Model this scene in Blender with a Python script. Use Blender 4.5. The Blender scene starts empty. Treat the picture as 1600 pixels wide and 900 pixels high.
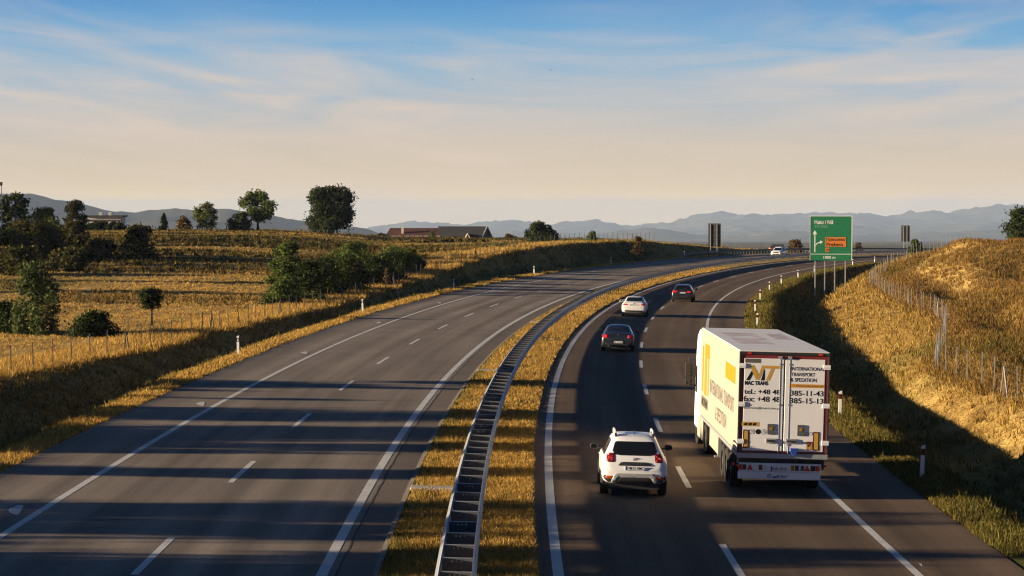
import bpy, bmesh, math, random
import numpy as np
from mathutils import Vector, Matrix
from mathutils.bvhtree import BVHTree
random.seed(4); RNG = np.random.default_rng(11)
sc = bpy.context.scene
col = sc.collection
R = math.radians

# ------------------------------------------------------------------ camera, sky, sun, exposure
CAM_H, FPX, HOR = 7.9, 4000.0, 322.3          # eye height above the road, focal length in photo pixels, vanishing line of the road plane
cd = bpy.data.cameras.new('camera'); cam = bpy.data.objects.new('camera', cd); col.objects.link(cam)
cd.sensor_width = 36; cd.lens = 36 * FPX / 1600
cd.clip_start = 0.5; cd.clip_end = 80000
cam.location = (0, 0, CAM_H)
cam.rotation_euler = (R(90) - math.atan((450 - HOR) / FPX), 0, 0)
sc.camera = cam
SUN_EL, SUN_BACK = 8.6, 9.0                   # degrees; sun stands to the left and a touch behind
to_sun = Vector((-math.cos(R(SUN_BACK)) * math.cos(R(SUN_EL)), -math.sin(R(SUN_BACK)) * math.cos(R(SUN_EL)), math.sin(R(SUN_EL))))
sd = bpy.data.lights.new('sun', 'SUN'); sun = bpy.data.objects.new('sun', sd); col.objects.link(sun)
sd.energy = 5.0; sd.angle = R(0.5); sd.color = (1.0, 0.79, 0.53)
sun.rotation_euler = (-to_sun).to_track_quat('-Z', 'Y').to_euler()
sun.location = (-60, 0, 60)
sc.view_settings.view_transform = 'Standard'; sc.view_settings.look = 'None'
sc.view_settings.exposure = 1.45; sc.view_settings.gamma = 1.0; sc.view_settings.use_curve_mapping = False
sc.render.engine = 'CYCLES'
sc.cycles.use_denoising = True; sc.cycles.filter_width = 1.15
sc.cycles.use_adaptive_sampling = True; sc.cycles.adaptive_threshold = 0.02
sc.cycles.max_bounces = 5; sc.cycles.diffuse_bounces = 2; sc.cycles.glossy_bounces = 2
sc.cycles.transmission_bounces = 3; sc.cycles.volume_bounces = 0; sc.cycles.transparent_max_bounces = 4
sc.cycles.caustics_reflective = False; sc.cycles.caustics_refractive = False

def s2l(c):
    return tuple((v / 255 / 12.92) if v / 255 <= 0.04045 else ((v / 255 + 0.055) / 1.055) ** 2.4 for v in c)

world = bpy.data.worlds.new('World'); sc.world = world; world.use_nodes = True
def build_world():
    nt = world.node_tree; N = nt.nodes; Lk = nt.links; N.clear()
    def n(t, **k):
        x = N.new(t)
        for a, b in k.items(): setattr(x, a, b)
        return x
    def m(op, a, b=None, c=None, clamp=False):
        x = n('ShaderNodeMath', operation=op, use_clamp=clamp)
        for i, v in enumerate((a, b, c)):
            if v is None: continue
            if isinstance(v, (int, float)): x.inputs[i].default_value = v
            else: Lk.new(v, x.inputs[i])
        return x.outputs[0]
    out = n('ShaderNodeOutputWorld'); bg = n('ShaderNodeBackground'); bg2 = n('ShaderNodeBackground'); mix = n('ShaderNodeMixShader')
    tc = n('ShaderNodeTexCoord'); sep = n('ShaderNodeSeparateXYZ'); Lk.new(tc.outputs['Generated'], sep.inputs[0])
    x, y, z = sep.outputs
    sky = n('ShaderNodeTexSky'); sky.sky_type = 'NISHITA'; sky.sun_disc = False
    sky.sun_elevation = R(SUN_EL); sky.sun_rotation = R(270 - SUN_BACK); sky.altitude = 400; sky.dust_density = 1.0; sky.air_density = 0.35
    bg.inputs['Strength'].default_value = 0.05
    Lk.new(sky.outputs[0], bg.inputs['Color'])
    # low evening sky: cream at the skyline, blue a few degrees up
    el = m('ADD', z, 0.0)
    fac = m('DIVIDE', m('ADD', el, 0.02), 0.32, clamp=True)
    ramp = n('ShaderNodeValToRGB'); Lk.new(fac, ramp.inputs[0])
    cr = ramp.color_ramp; cr.interpolation = 'B_SPLINE'
    EXP = 2 ** -sc.view_settings.exposure
    stops = [(-0.02, (272, 232, 172)), (0.002, (256, 224, 172)), (0.009, (219, 201, 172)), (0.022, (211, 197, 177)), (0.032, (196, 193, 188)), (0.05, (158, 186, 206)),
             (0.066, (120, 174, 212)), (0.082, (82, 148, 204)), (0.12, (44, 104, 172)), (0.30, (22, 52, 92))]
    while len(cr.elements) < len(stops): cr.elements.new(0.5)
    for e, (p, c) in zip(cr.elements, stops):
        e.position = (p + 0.02) / 0.32; e.color = tuple(v * EXP for v in s2l(c)) + (1,)
    # thin streaked cirrus
    az = m('DIVIDE', x, m('MAXIMUM', m('ABSOLUTE', y), 0.05))
    comb = n('ShaderNodeCombineXYZ'); Lk.new(m('MULTIPLY', az, 9.0), comb.inputs[0])
    Lk.new(m('MULTIPLY', m('ADD', el, m('MULTIPLY', m('ADD', az, -0.12), m('MULTIPLY', az, -0.35))), 62.0), comb.inputs[1])
    no = n('ShaderNodeTexNoise'); no.inputs['Scale'].default_value = 1.0; no.inputs['Detail'].default_value = 7; no.inputs['Roughness'].default_value = 0.52
    no.inputs['Distortion'].default_value = 1.3
    Lk.new(comb.outputs[0], no.inputs['Vector'])
    comb2 = n('ShaderNodeCombineXYZ'); Lk.new(m('MULTIPLY', az, 3.0), comb2.inputs[0]); Lk.new(m('MULTIPLY', m('ADD', el, m('MULTIPLY', az, 0.05)), 30.0), comb2.inputs[1]); comb2.inputs[2].default_value = 3.7
    no2 = n('ShaderNodeTexNoise'); no2.inputs['Scale'].default_value = 1.0; no2.inputs['Detail'].default_value = 4; no2.inputs['Roughness'].default_value = 0.5
    Lk.new(comb2.outputs[0], no2.inputs['Vector'])
    cl = m('MULTIPLY', m('MULTIPLY', m('SUBTRACT', no.outputs[0], 0.34), 2.7, clamp=True), m('MULTIPLY', m('SUBTRACT', no2.outputs[0], 0.31), 4.2, clamp=True), clamp=True)
    low = m('MULTIPLY', m('SUBTRACT', 0.105, el), 16.0, clamp=True)
    cl = m('MULTIPLY', m('MULTIPLY', cl, low), 0.80)
    mx = n('ShaderNodeMix', data_type='RGBA'); Lk.new(cl, mx.inputs['Factor']); Lk.new(ramp.outputs[0], mx.inputs['A'])
    mx.inputs['B'].default_value = tuple(v * EXP for v in s2l((228, 207, 189))) + (1,)
    Lk.new(mx.outputs['Result'], bg2.inputs['Color']); bg2.inputs['Strength'].default_value = 1.0
    up = m('MULTIPLY', m('SUBTRACT', el, 0.55), 2.5, clamp=True)
    Lk.new(up, mix.inputs[0]); Lk.new(bg2.outputs[0], mix.inputs[1]); Lk.new(bg.outputs[0], mix.inputs[2])
    Lk.new(mix.outputs[0], out.inputs[0])
build_world()

# ------------------------------------------------------------------ materials
def new_mat(name):
    m = bpy.data.materials.new(name); m.use_nodes = True
    return m, m.node_tree.nodes, m.node_tree.links, m.node_tree.nodes['Principled BSDF']
def plain(name, c, rough=0.5, metal=0.0, spec=0.5, coat=0.0, var=0.12, scale=3.0, emit=None, bump=0.0):
    m, N, L, b = new_mat(name)
    b.inputs['Roughness'].default_value = rough; b.inputs['Metallic'].default_value = metal
    b.inputs['Specular IOR Level'].default_value = spec; b.inputs['Coat Weight'].default_value = coat; b.inputs['Coat Roughness'].default_value = 0.08
    if var:
        tc = N.new('ShaderNodeTexCoord'); no = N.new('ShaderNodeTexNoise'); no.inputs['Scale'].default_value = scale; no.inputs['Detail'].default_value = 6
        L.new(tc.outputs['Object'], no.inputs['Vector'])
        mx = N.new('ShaderNodeMix'); mx.data_type = 'RGBA'; L.new(no.outputs[0], mx.inputs['Factor'])
        mx.inputs['A'].default_value = tuple(v * (1 - var) for v in c) + (1,); mx.inputs['B'].default_value = tuple(min(1, v * (1 + var)) for v in c) + (1,)
        L.new(mx.outputs['Result'], b.inputs['Base Color'])
        if bump:
            bp = N.new('ShaderNodeBump'); bp.inputs['Strength'].default_value = bump; L.new(no.outputs[0], bp.inputs['Height']); L.new(bp.outputs[0], b.inputs['Normal'])
    else: b.inputs['Base Color'].default_value = tuple(c) + (1,)
    if emit: b.inputs['Emission Color'].default_value = tuple(emit) + (1,); b.inputs['Emission Strength'].default_value = 1.0
    return m
M = {}
M['white_paint'] = plain('white_paint', (.80, .80, .80), .35, coat=.5, var=.04)
M['pearl_paint'] = plain('pearl_paint', (.74, .73, .71), .35, coat=.6, var=.04)
M['dark_paint'] = plain('dark_paint', (.014, .016, .022), .3, coat=.8, var=.1)
M['black_paint'] = plain('black_paint', (.012, .012, .014), .3, coat=.8, var=.1)
M['glass'] = plain('glass', (.008, .009, .011), .06, spec=.6, var=0)
M['rubber'] = plain('rubber', (.018, .017, .016), .85, var=.2, scale=8)
M['black_plastic'] = plain('black_plastic', (.02, .02, .021), .55, var=.15)
M['grey_plastic'] = plain('grey_plastic', (.32, .32, .33), .45, var=.08)
M['chrome'] = plain('chrome', (.6, .6, .62), .2, metal=1.0, var=.05)
M['rim'] = plain('rim', (.33, .33, .34), .35, metal=.8, var=.1)
M['red_lens'] = plain('red_lens', (.62, .02, .015), .15, coat=.8, var=.15, scale=14)
M['dark_red_lens'] = plain('dark_red_lens', (.16, .006, .006), .15, coat=.8, var=.2, scale=14)
M['orange_lens'] = plain('orange_lens', (.42, .07, .012), .2, coat=.6, var=.1)
M['clear_lens'] = plain('clear_lens', (.65, .66, .68), .12, coat=.8, var=.1)
M['plate'] = plain('plate', (.72, .73, .72), .45, var=.05)
M['black_ink'] = plain('black_ink', (.012, .012, .014), .75, spec=.12, var=0)
M['blue_ink'] = plain('blue_ink', (.02, .05, .25), .75, spec=.12, var=0)
M['gold_ink'] = plain('gold_ink', (.55, .33, .06), .75, spec=.12, var=.05)
M['orange_ink'] = plain('orange_ink', (.62, .28, .03), .75, spec=.12, var=.05)
M['yellow_ink'] = plain('yellow_ink', (.42, .20, .012), .75, spec=.12, var=.05)
M['pale_red_ink'] = plain('pale_red_ink', (.74, .58, .55), .5, var=.1)
M['dim_ink'] = plain('dim_ink', (.13, .115, .10), .75, spec=.12, var=.1)
M['red_frame'] = plain('red_frame', (.20, .02, .018), .5, var=.15)
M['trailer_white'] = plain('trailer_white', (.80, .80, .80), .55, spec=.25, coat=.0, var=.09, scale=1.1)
M['trailer_side'] = plain('trailer_side', (.47, .44, .355), .4, coat=.2, var=.05, scale=.8)  # white bodywork toned down to cream, with the warm sunlight put into the colour
M['galv'] = plain('galv', (.38, .40, .42), .5, metal=.5, var=.16, scale=6)
M['galv_dull'] = plain('galv_dull', (.12, .125, .13), .6, metal=.4, var=.2, scale=6)
M['steel_post'] = plain('steel_post', (.06, .062, .065), .7, metal=.2, var=.3, scale=6)
M['fence_post'] = plain('fence_post', (.06, .055, .05), .7, var=.25, scale=5)
M['fence_post_light'] = plain('fence_post_light', (.23, .225, .215), .6, var=.2, scale=5)
M['post_white'] = plain('post_white', (.78, .78, .76), .5, var=.06)
M['post_black'] = plain('post_black', (.02, .02, .02), .5, var=.1)
M['reflector_red'] = plain('reflector_red', (.09, .022, .018), .4, var=.1)
M['sign_green'] = plain('sign_green', (.012, .17, .075), .45, var=.06, scale=1.2)
M['sign_orange'] = plain('sign_orange', (.62, .19, .03), .45, var=.05)
M['sign_white'] = plain('sign_white', (.72, .74, .72), .45, var=.04)
M['sign_faded'] = plain('sign_faded', (.20, .38, .28), .45, var=.04)
M['sign_back'] = plain('sign_back', (.035, .034, .03), .65, var=.25, scale=2)
M['concrete'] = plain('concrete', (.40, .37, .32), .85, var=.2, scale=4, bump=.3)
M['kerb_concrete'] = plain('kerb_concrete', (.19, .165, .135), .85, var=.25, scale=3, bump=.3)
M['roof_red'] = plain('roof_red', (.085, .028, .018), .8, var=.25, scale=1.5)
M['roof_grey'] = plain('roof_grey', (.045, .042, .045), .7, var=.25, scale=1.5)
M['wall_brick'] = plain('wall_brick', (.38, .15, .07), .85, var=.2, scale=2)
M['wall_white'] = plain('wall_white', (.62, .60, .56), .8, var=.1, scale=1)
M['wall_dark'] = plain('wall_dark', (.05, .045, .04), .8, var=.2, scale=1)
M['timber_cream'] = plain('timber_cream', (.70, .60, .44), .7, var=.1)
M['bark'] = plain('bark', (.055, .042, .032), .9, var=.35, scale=7, bump=.5)
M['bird'] = plain('bird', (.02, .02, .02), .8, var=.1)

def leaf_mat(name, dark, light, transl=.33):
    m, N, L, b = new_mat(name)
    g = N.new('ShaderNodeNewGeometry'); rp = N.new('ShaderNodeValToRGB')
    L.new(g.outputs['Random Per Island'], rp.inputs[0])
    e = rp.color_ramp.elements; e[0].color = tuple(dark) + (1,); e[1].color = tuple(light) + (1,)
    no = N.new('ShaderNodeTexNoise'); no.inputs['Scale'].default_value = .8; tc = N.new('ShaderNodeTexCoord'); L.new(tc.outputs['Object'], no.inputs['Vector'])
    hs = N.new('ShaderNodeHueSaturation'); L.new(rp.outputs[0], hs.inputs['Color'])
    mr = N.new('ShaderNodeMapRange'); mr.inputs['To Min'].default_value = .72; mr.inputs['To Max'].default_value = 1.3; L.new(no.outputs[0], mr.inputs[0]); L.new(mr.outputs[0], hs.inputs['Value'])
    b.inputs['Roughness'].default_value = .7; b.inputs['Specular IOR Level'].default_value = .1
    L.new(hs.outputs[0], b.inputs['Base Color'])
    t = N.new('ShaderNodeBsdfTranslucent'); L.new(hs.outputs[0], t.inputs[0])
    mx = N.new('ShaderNodeMixShader'); mx.inputs[0].default_value = transl; L.new(b.outputs[0], mx.inputs[1]); L.new(t.outputs[0], mx.inputs[2])
    L.new(mx.outputs[0], N['Material Output'].inputs[0])
    return m
M['leaf_dark'] = leaf_mat('leaf_dark', (.013, .022, .006), (.050, .066, .014))
M['leaf_mid'] = leaf_mat('leaf_mid', (.032, .056, .011), (.115, .145, .030))
M['leaf_light'] = leaf_mat('leaf_light', (.05, .07, .016), (.15, .16, .04))
M['leaf_grey'] = leaf_mat('leaf_grey', (.026, .040, .012), (.12, .15, .05))
M['leaf_olive'] = leaf_mat('leaf_olive', (.024, .027, .008), (.080, .072, .018))
M['leaf_rust'] = leaf_mat('leaf_rust', (.06, .035, .012), (.16, .10, .03))

def grass_mat(name, straw0, straw1, gr0, gr1):
    m, N, L, b = new_mat(name)
    g = N.new('ShaderNodeNewGeometry')
    r1 = N.new('ShaderNodeValToRGB'); r2 = N.new('ShaderNodeValToRGB')
    for r, a, c in ((r1, straw0, straw1), (r2, gr0, gr1)):
        L.new(g.outputs['Random Per Island'], r.inputs[0]); r.color_ramp.elements[0].color = tuple(a) + (1,); r.color_ramp.elements[1].color = tuple(c) + (1,)
    at = N.new('ShaderNodeAttribute'); at.attribute_name = 'green'
    mx = N.new('ShaderNodeMix'); mx.data_type = 'RGBA'; L.new(at.outputs['Fac'], mx.inputs['Factor']); L.new(r1.outputs[0], mx.inputs['A']); L.new(r2.outputs[0], mx.inputs['B'])
    b.inputs['Roughness'].default_value = .75; b.inputs['Specular IOR Level'].default_value = .15
    L.new(mx.outputs['Result'], b.inputs['Base Color'])
    t = N.new('ShaderNodeBsdfTranslucent'); L.new(mx.outputs['Result'], t.inputs[0])
    ms = N.new('ShaderNodeMixShader'); ms.inputs[0].default_value = .3; L.new(b.outputs[0], ms.inputs[1]); L.new(t.outputs[0], ms.inputs[2])
    L.new(ms.outputs[0], N['Material Output'].inputs[0])
    return m
M['grass_pale'] = grass_mat('grass_pale', (.30, .168, .038), (.70, .445, .115), (.034, .04, .007), (.18, .165, .032))
M['grass_dry'] = grass_mat('grass_dry', (.08, .042, .011), (.36, .205, .05), (.03, .03, .006), (.13, .105, .022))
M['grass'] = grass_mat('grass', (.17, .088, .019), (.54, .345, .085), (.028, .034, .006), (.15, .14, .028))

def ground_mat():
    m, N, L, b = new_mat('ground')
    tc = N.new('ShaderNodeTexCoord'); at = N.new('ShaderNodeAttribute'); at.attribute_name = 'green'
    def noise(s, d=6, sx=1, sy=1):
        mp = N.new('ShaderNodeMapping'); mp.inputs['Scale'].default_value = (sx, sy, 1); L.new(tc.outputs['Object'], mp.inputs[0])
        n = N.new('ShaderNodeTexNoise'); n.inputs['Scale'].default_value = s; n.inputs['Detail'].default_value = d; n.inputs['Roughness'].default_value = .65; L.new(mp.outputs[0], n.inputs['Vector'])
        return n.outputs[0]
    def ramp(f, stops):
        r = N.new('ShaderNodeValToRGB'); L.new(f, r.inputs[0]); e = r.color_ramp.elements
        while len(e) < len(stops): e.new(.5)
        for k, (p, c) in zip(e, stops): k.position = p; k.color = tuple(c) + (1,)
        return r.outputs[0]
    big = noise(.045, 5); med = noise(.5, 8, 1, .6); fine = noise(6, 8)
    straw = ramp(med, [(.3, (.15, .09, .028)), (.46, (.38, .25, .08)), (.6, (.54, .38, .13)), (.72, (.24, .16, .055))])
    green = ramp(med, [(.3, (.030, .034, .009)), (.5, (.075, .078, .020)), (.7, (.14, .12, .035))])
    mx = N.new('ShaderNodeMix'); mx.data_type = 'RGBA'; L.new(straw, mx.inputs['A']); L.new(green, mx.inputs['B'])
    ad = N.new('ShaderNodeMath'); ad.operation = 'MULTIPLY_ADD'; L.new(big, ad.inputs[0]); ad.inputs[1].default_value = 1.3; ad.inputs[2].default_value = -.55; ad.use_clamp = True
    a2 = N.new('ShaderNodeMath'); a2.operation = 'ADD'; L.new(ad.outputs[0], a2.inputs[0]); L.new(at.outputs['Fac'], a2.inputs[1]); a2.use_clamp = True
    L.new(a2.outputs[0], mx.inputs['Factor'])
    hs = N.new('ShaderNodeHueSaturation'); L.new(mx.outputs['Result'], hs.inputs['Color'])
    mr = N.new('ShaderNodeMapRange'); mr.inputs['From Min'].default_value = .3; mr.inputs['From Max'].default_value = .7; mr.inputs['To Min'].default_value = .6; mr.inputs['To Max'].default_value = 1.35
    L.new(fine, mr.inputs[0]); L.new(mr.outputs[0], hs.inputs['Value']); L.new(hs.outputs[0], b.inputs['Base Color'])
    b.inputs['Roughness'].default_value = .95; b.inputs['Specular IOR Level'].default_value = .1
    bp = N.new('ShaderNodeBump'); bp.inputs['Strength'].default_value = .8; bp.inputs['Distance'].default_value = .15; L.new(fine, bp.inputs['Height'])
    L.new(bp.outputs[0], b.inputs['Normal'])
    return m
M['ground'] = ground_mat()

def asphalt_mat(name, base, streak, tracks):
    m, N, L, b = new_mat(name)
    uv = N.new('ShaderNodeUVMap'); uv.uv_map = 'st'
    sp = N.new('ShaderNodeSeparateXYZ'); L.new(uv.outputs[0], sp.inputs[0])
    def noise(sx, sy, d=5, rough=.6):
        c = N.new('ShaderNodeCombineXYZ')
        for i, k in enumerate((sx, sy)):
            q = N.new('ShaderNodeMath'); q.operation = 'MULTIPLY'; L.new(sp.outputs[i], q.inputs[0]); q.inputs[1].default_value = k; L.new(q.outputs[0], c.inputs[i])
        n = N.new('ShaderNodeTexNoise'); n.inputs['Scale'].default_value = 1; n.inputs['Detail'].default_value = d; n.inputs['Roughness'].default_value = rough; L.new(c.outputs[0], n.inputs['Vector'])
        return n.outputs[0]
    def mr(f, a, bb, lo=.3, hi=.7):
        q = N.new('ShaderNodeMapRange'); q.inputs['From Min'].default_value = lo; q.inputs['From Max'].default_value = hi; q.inputs['To Min'].default_value = a; q.inputs['To Max'].default_value = bb; L.new(f, q.inputs[0]); return q.outputs[0]
    def mul(a, bb):
        q = N.new('ShaderNodeMath'); q.operation = 'MULTIPLY'; L.new(a, q.inputs[0]); L.new(bb, q.inputs[1]); return q.outputs[0]
    long_ = mr(noise(.012, 1.1, 4), 1 - streak, 1 + streak)          # wear along the lanes
    cross = mr(noise(.35, .04, 5), .93, 1.07)                          # joints and patches across
    grain = mr(noise(14, 14, 3), .78, 1.22)
    patch = mr(noise(.06, .35, 6), .84, 1.16)
    # two darker wheel tracks per lane
    w = N.new('ShaderNodeMath'); w.operation = 'MULTIPLY'; L.new(sp.outputs[1], w.inputs[0]); w.inputs[1].default_value = 2 * math.pi / 2.0
    sn = N.new('ShaderNodeMath'); sn.operation = 'SINE'; L.new(w.outputs[0], sn.inputs[0])
    tr = mr(sn.outputs[0], 1 - tracks, 1 + tracks, -1, 1)
    v = mul(mul(mul(long_, cross), mul(grain, patch)), tr)
    hs = N.new('ShaderNodeHueSaturation'); hs.inputs['Color'].default_value = tuple(base) + (1,); L.new(v, hs.inputs['Value']); L.new(hs.outputs[0], b.inputs['Base Color'])
    b.inputs['Roughness'].default_value = .85; b.inputs['Specular IOR Level'].default_value = .12
    bp = N.new('ShaderNodeBump'); bp.inputs['Strength'].default_value = .25; bp.inputs['Distance'].default_value = .01; L.new(noise(40, 40, 2), bp.inputs['Height']); L.new(bp.outputs[0], b.inputs['Normal'])
    return m
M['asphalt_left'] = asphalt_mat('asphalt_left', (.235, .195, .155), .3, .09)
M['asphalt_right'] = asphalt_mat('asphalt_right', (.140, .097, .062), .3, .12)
M['gutter'] = asphalt_mat('gutter', (.18, .145, .112), .12, 0)
M['road_paint'] = plain('road_paint', (.62, .61, .58), .6, var=.22, scale=5)
def worn_paint():
    m, N, L, b = new_mat('road_paint')
    tc = N.new('ShaderNodeTexCoord'); out = []
    for s_, d in ((9., 8), (.6, 5)):
        n = N.new('ShaderNodeTexNoise'); n.inputs['Scale'].default_value = s_; n.inputs['Detail'].default_value = d; n.inputs['Roughness'].default_value = .7; L.new(tc.outputs['Object'], n.inputs['Vector']); out.append(n.outputs[0])
    a = N.new('ShaderNodeMath'); a.operation = 'MULTIPLY_ADD'; L.new(out[1], a.inputs[0]); a.inputs[1].default_value = .55; L.new(out[0], a.inputs[2])
    r = N.new('ShaderNodeValToRGB'); L.new(a.outputs[0], r.inputs[0]); e = r.color_ramp.elements
    e[0].position = .56; e[0].color = (.24, .22, .20, 1); e[1].position = .76; e[1].color = (.66, .65, .61, 1); k = e.new(.65); k.color = (.54, .53, .50, 1)
    L.new(r.outputs[0], b.inputs['Base Color']); b.inputs['Roughness'].default_value = .7; b.inputs['Specular IOR Level'].default_value = .2
    return m
M['road_paint'] = worn_paint()
M['crack'] = plain('crack', (.02, .018, .016), .9, var=.2)

def hill_mat(name, c0, c1):
    m, N, L, b = new_mat(name)
    tc = N.new('ShaderNodeTexCoord'); no = N.new('ShaderNodeTexNoise'); no.inputs['Scale'].default_value = .0022; no.inputs['Detail'].default_value = 8; L.new(tc.outputs['Object'], no.inputs['Vector'])
    r = N.new('ShaderNodeValToRGB'); L.new(no.outputs[0], r.inputs[0]); e = r.color_ramp.elements
    e[0].position = .35; e[0].color = tuple(c0) + (1,); e[1].position = .65; e[1].color = tuple(c1) + (1,)
    L.new(r.outputs[0], b.inputs['Base Color']); b.inputs['Roughness'].default_value = .95; b.inputs['Specular IOR Level'].default_value = .05
    return m
M['hill'] = hill_mat('hill', (.035, .045, .025), (.10, .085, .045))
M['valley'] = hill_mat('valley', (.05, .055, .025), (.18, .14, .06))

# ------------------------------------------------------------------ helpers
def tag(o, label, cat, group=None):
    o['label'] = label; o['category'] = cat
    if group: o['group'] = group
    return o
def empty(name, loc=(0, 0, 0), rot=(0, 0, 0)):
    o = bpy.data.objects.new(name, None); col.objects.link(o); o.location = loc; o.rotation_euler = rot; o.empty_display_size = .3
    return o
def copy_tree(o, parent=None):
    c = o.copy(); col.objects.link(c)
    if parent: c.parent = parent
    for ch in list(o.children): copy_tree(ch, c)
    return c

class MB:
    def __init__(s): s.v = []; s.f = []; s.mi = []
    def add(s, vs, fs, m=0):
        b = len(s.v); s.v += [tuple(p) for p in vs]; s.f += [tuple(i + b for i in f) for f in fs]; s.mi += [m] * len(fs); return s
    def box(s, x0, x1, y0, y1, z0, z1, m=0):
        vs = [(x, y, z) for z in (z0, z1) for y in (y0, y1) for x in (x0, x1)]
        return s.add(vs, [(0, 2, 3, 1), (4, 5, 7, 6), (0, 1, 5, 4), (2, 6, 7, 3), (0, 4, 6, 2), (1, 3, 7, 5)], m)
    def tube(s, path, r, n=6, m=0, cap=True):
        path = [Vector(p) for p in path]; rs = r if isinstance(r, (list, tuple)) else [r] * len(path)
        vs = []; fs = []
        for i, p in enumerate(path):
            d = (path[min(i + 1, len(path) - 1)] - path[max(i - 1, 0)]).normalized()
            a = d.cross(Vector((0, 0, 1)) if abs(d.z) < .9 else Vector((1, 0, 0))).normalized(); b = d.cross(a)
            for k in range(n):
                t = 2 * math.pi * k / n; vs.append(p + (a * math.cos(t) + b * math.sin(t)) * rs[i])
        for i in range(len(path) - 1):
            for k in range(n): fs.append((i * n + k, i * n + (k + 1) % n, (i + 1) * n + (k + 1) % n, (i + 1) * n + k))
        if cap: fs.append(tuple(range(n))); fs.append(tuple(range((len(path) - 1) * n, len(path) * n))[::-1])
        return s.add(vs, fs, m)
    def lathe_x(s, prof, cx, cy, cz, n=24, m=0):     # prof: (x offset, radius)
        vs = [(cx + x, cy + r * math.cos(2 * math.pi * k / n), cz + r * math.sin(2 * math.pi * k / n)) for x, r in prof for k in range(n)]
        fs = [(i * n + k, i * n + (k + 1) % n, (i + 1) * n + (k + 1) % n, (i + 1) * n + k) for i in range(len(prof) - 1) for k in range(n)]
        return s.add(vs, fs, m)
    def prism_y(s, out, y0, y1, m=0):                # outline (x, z)
        n = len(out); vs = [(x, y0, z) for x, z in out] + [(x, y1, z) for x, z in out]
        return s.add(vs, [tuple(range(n)), tuple(range(n, 2 * n))[::-1]] + [(i, i + n, (i + 1) % n + n, (i + 1) % n) for i in range(n)], m)
    def prism_x(s, out, x0, x1, m=0):                # outline (y, z)
        n = len(out); vs = [(x0, y, z) for y, z in out] + [(x1, y, z) for y, z in out]
        return s.add(vs, [tuple(range(n)), tuple(range(n, 2 * n))[::-1]] + [(i, i + n, (i + 1) % n + n, (i + 1) % n) for i in range(n)], m)
    def mesh(s, name, mats, smooth=False):
        me = bpy.data.meshes.new(name); me.from_pydata(s.v, [], s.f)
        for m in (mats if isinstance(mats, (list, tuple)) else [mats]): me.materials.append(m)
        me.polygons.foreach_set('material_index', s.mi)
        if smooth: me.polygons.foreach_set('use_smooth', [True] * len(s.f))
        bm = bmesh.new(); bm.from_mesh(me); bmesh.ops.recalc_face_normals(bm, faces=bm.faces); bm.to_mesh(me); bm.free()
        me.update(); return me
    def build(s, name, mats, parent=None, smooth=False, bevel=0, loc=None):
        o = bpy.data.objects.new(name, s.mesh(name, mats, smooth)); col.objects.link(o)
        if parent: o.parent = parent
        if loc: o.location = loc
        if bevel:
            b = o.modifiers.new('bevel', 'BEVEL'); b.width = bevel; b.segments = 2; b.limit_method = 'ANGLE'
        return o

def np_mesh(name, V, F, mat, attr=None, smooth=False):
    """V (n,3), F (m,k) arrays; attr: per-vertex 'green'."""
    me = bpy.data.meshes.new(name); n, k = F.shape
    me.vertices.add(len(V)); me.vertices.foreach_set('co', np.ascontiguousarray(V, np.float32).ravel())
    me.loops.add(n * k); me.loops.foreach_set('vertex_index', np.ascontiguousarray(F, np.int32).ravel())
    me.polygons.add(n); me.polygons.foreach_set('loop_start', np.arange(0, n * k, k, dtype=np.int32))
    if smooth: me.polygons.foreach_set('use_smooth', np.ones(n, bool))
    me.materials.append(mat)
    if attr is not None:
        a = me.attributes.new('green', 'FLOAT', 'POINT'); a.data.foreach_set('value', np.ascontiguousarray(attr, np.float32))
    me.update(calc_edges=True); me.validate()
    o = bpy.data.objects.new(name, me); col.objects.link(o); return o

def sstep(x): x = np.clip(x, 0, 1); return x * x * (3 - 2 * x)
_perm = np.random.default_rng(3).random((256, 256))
def vnoise(x, y):
    xi = np.floor(x).astype(int); yi = np.floor(y).astype(int); fx = x - xi; fy = y - yi
    fx = fx * fx * (3 - 2 * fx); fy = fy * fy * (3 - 2 * fy); g = lambda a, b: _perm[a & 255, b & 255]
    return (g(xi, yi) * (1 - fx) + g(xi + 1, yi) * fx) * (1 - fy) + (g(xi, yi + 1) * (1 - fx) + g(xi + 1, yi + 1) * fx) * fy - .5
def fbm(x, y, o=4):
    r = 0; a = 1
    for k in range(o): r = r + a * vnoise(x * 2 ** k + 17 * k, y * 2 ** k + 31 * k); a *= .5
    return r

# ------------------------------------------------------------------ the road's alignment: s along the median rail, t to the right of it
KS = [0, 70, 130, 220, 320, 400, 520]; KV = [0, .00057081, .000708169, .000912476, .00117325, .00105316, .00105316]
S0 = np.arange(0, 901, 1.0); kk = np.interp(S0, KS, KV); TH = -.0134644 + np.r_[0, np.cumsum((kk[1:] + kk[:-1]) / 2)]
CX = -1 + np.r_[0, np.cumsum(np.sin((TH[1:] + TH[:-1]) / 2))]; CY = np.r_[0, np.cumsum(np.cos((TH[1:] + TH[:-1]) / 2))]
pre = np.arange(-150, 0, 1.0)
CX = np.r_[-1 + pre * math.sin(TH[0]), CX]; CY = np.r_[pre * math.cos(TH[0]), CY]; TH = np.r_[np.full(150, TH[0]), TH]; SS = np.r_[pre, S0]
CROSS = .025
def drop(s): return np.where(np.asarray(s) > 345, -np.square(np.maximum(np.asarray(s, float) - 345, 0)) / 20000., 0.)
def plan(s, t):
    s = np.asarray(s, float); t = np.asarray(t, float)
    x = np.interp(s, SS, CX); y = np.interp(s, SS, CY); h = np.interp(s, SS, TH)
    return x + t * np.cos(h), y - t * np.sin(h)
def roadz(s, t): return -CROSS * np.asarray(t, float) + drop(s)
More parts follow.
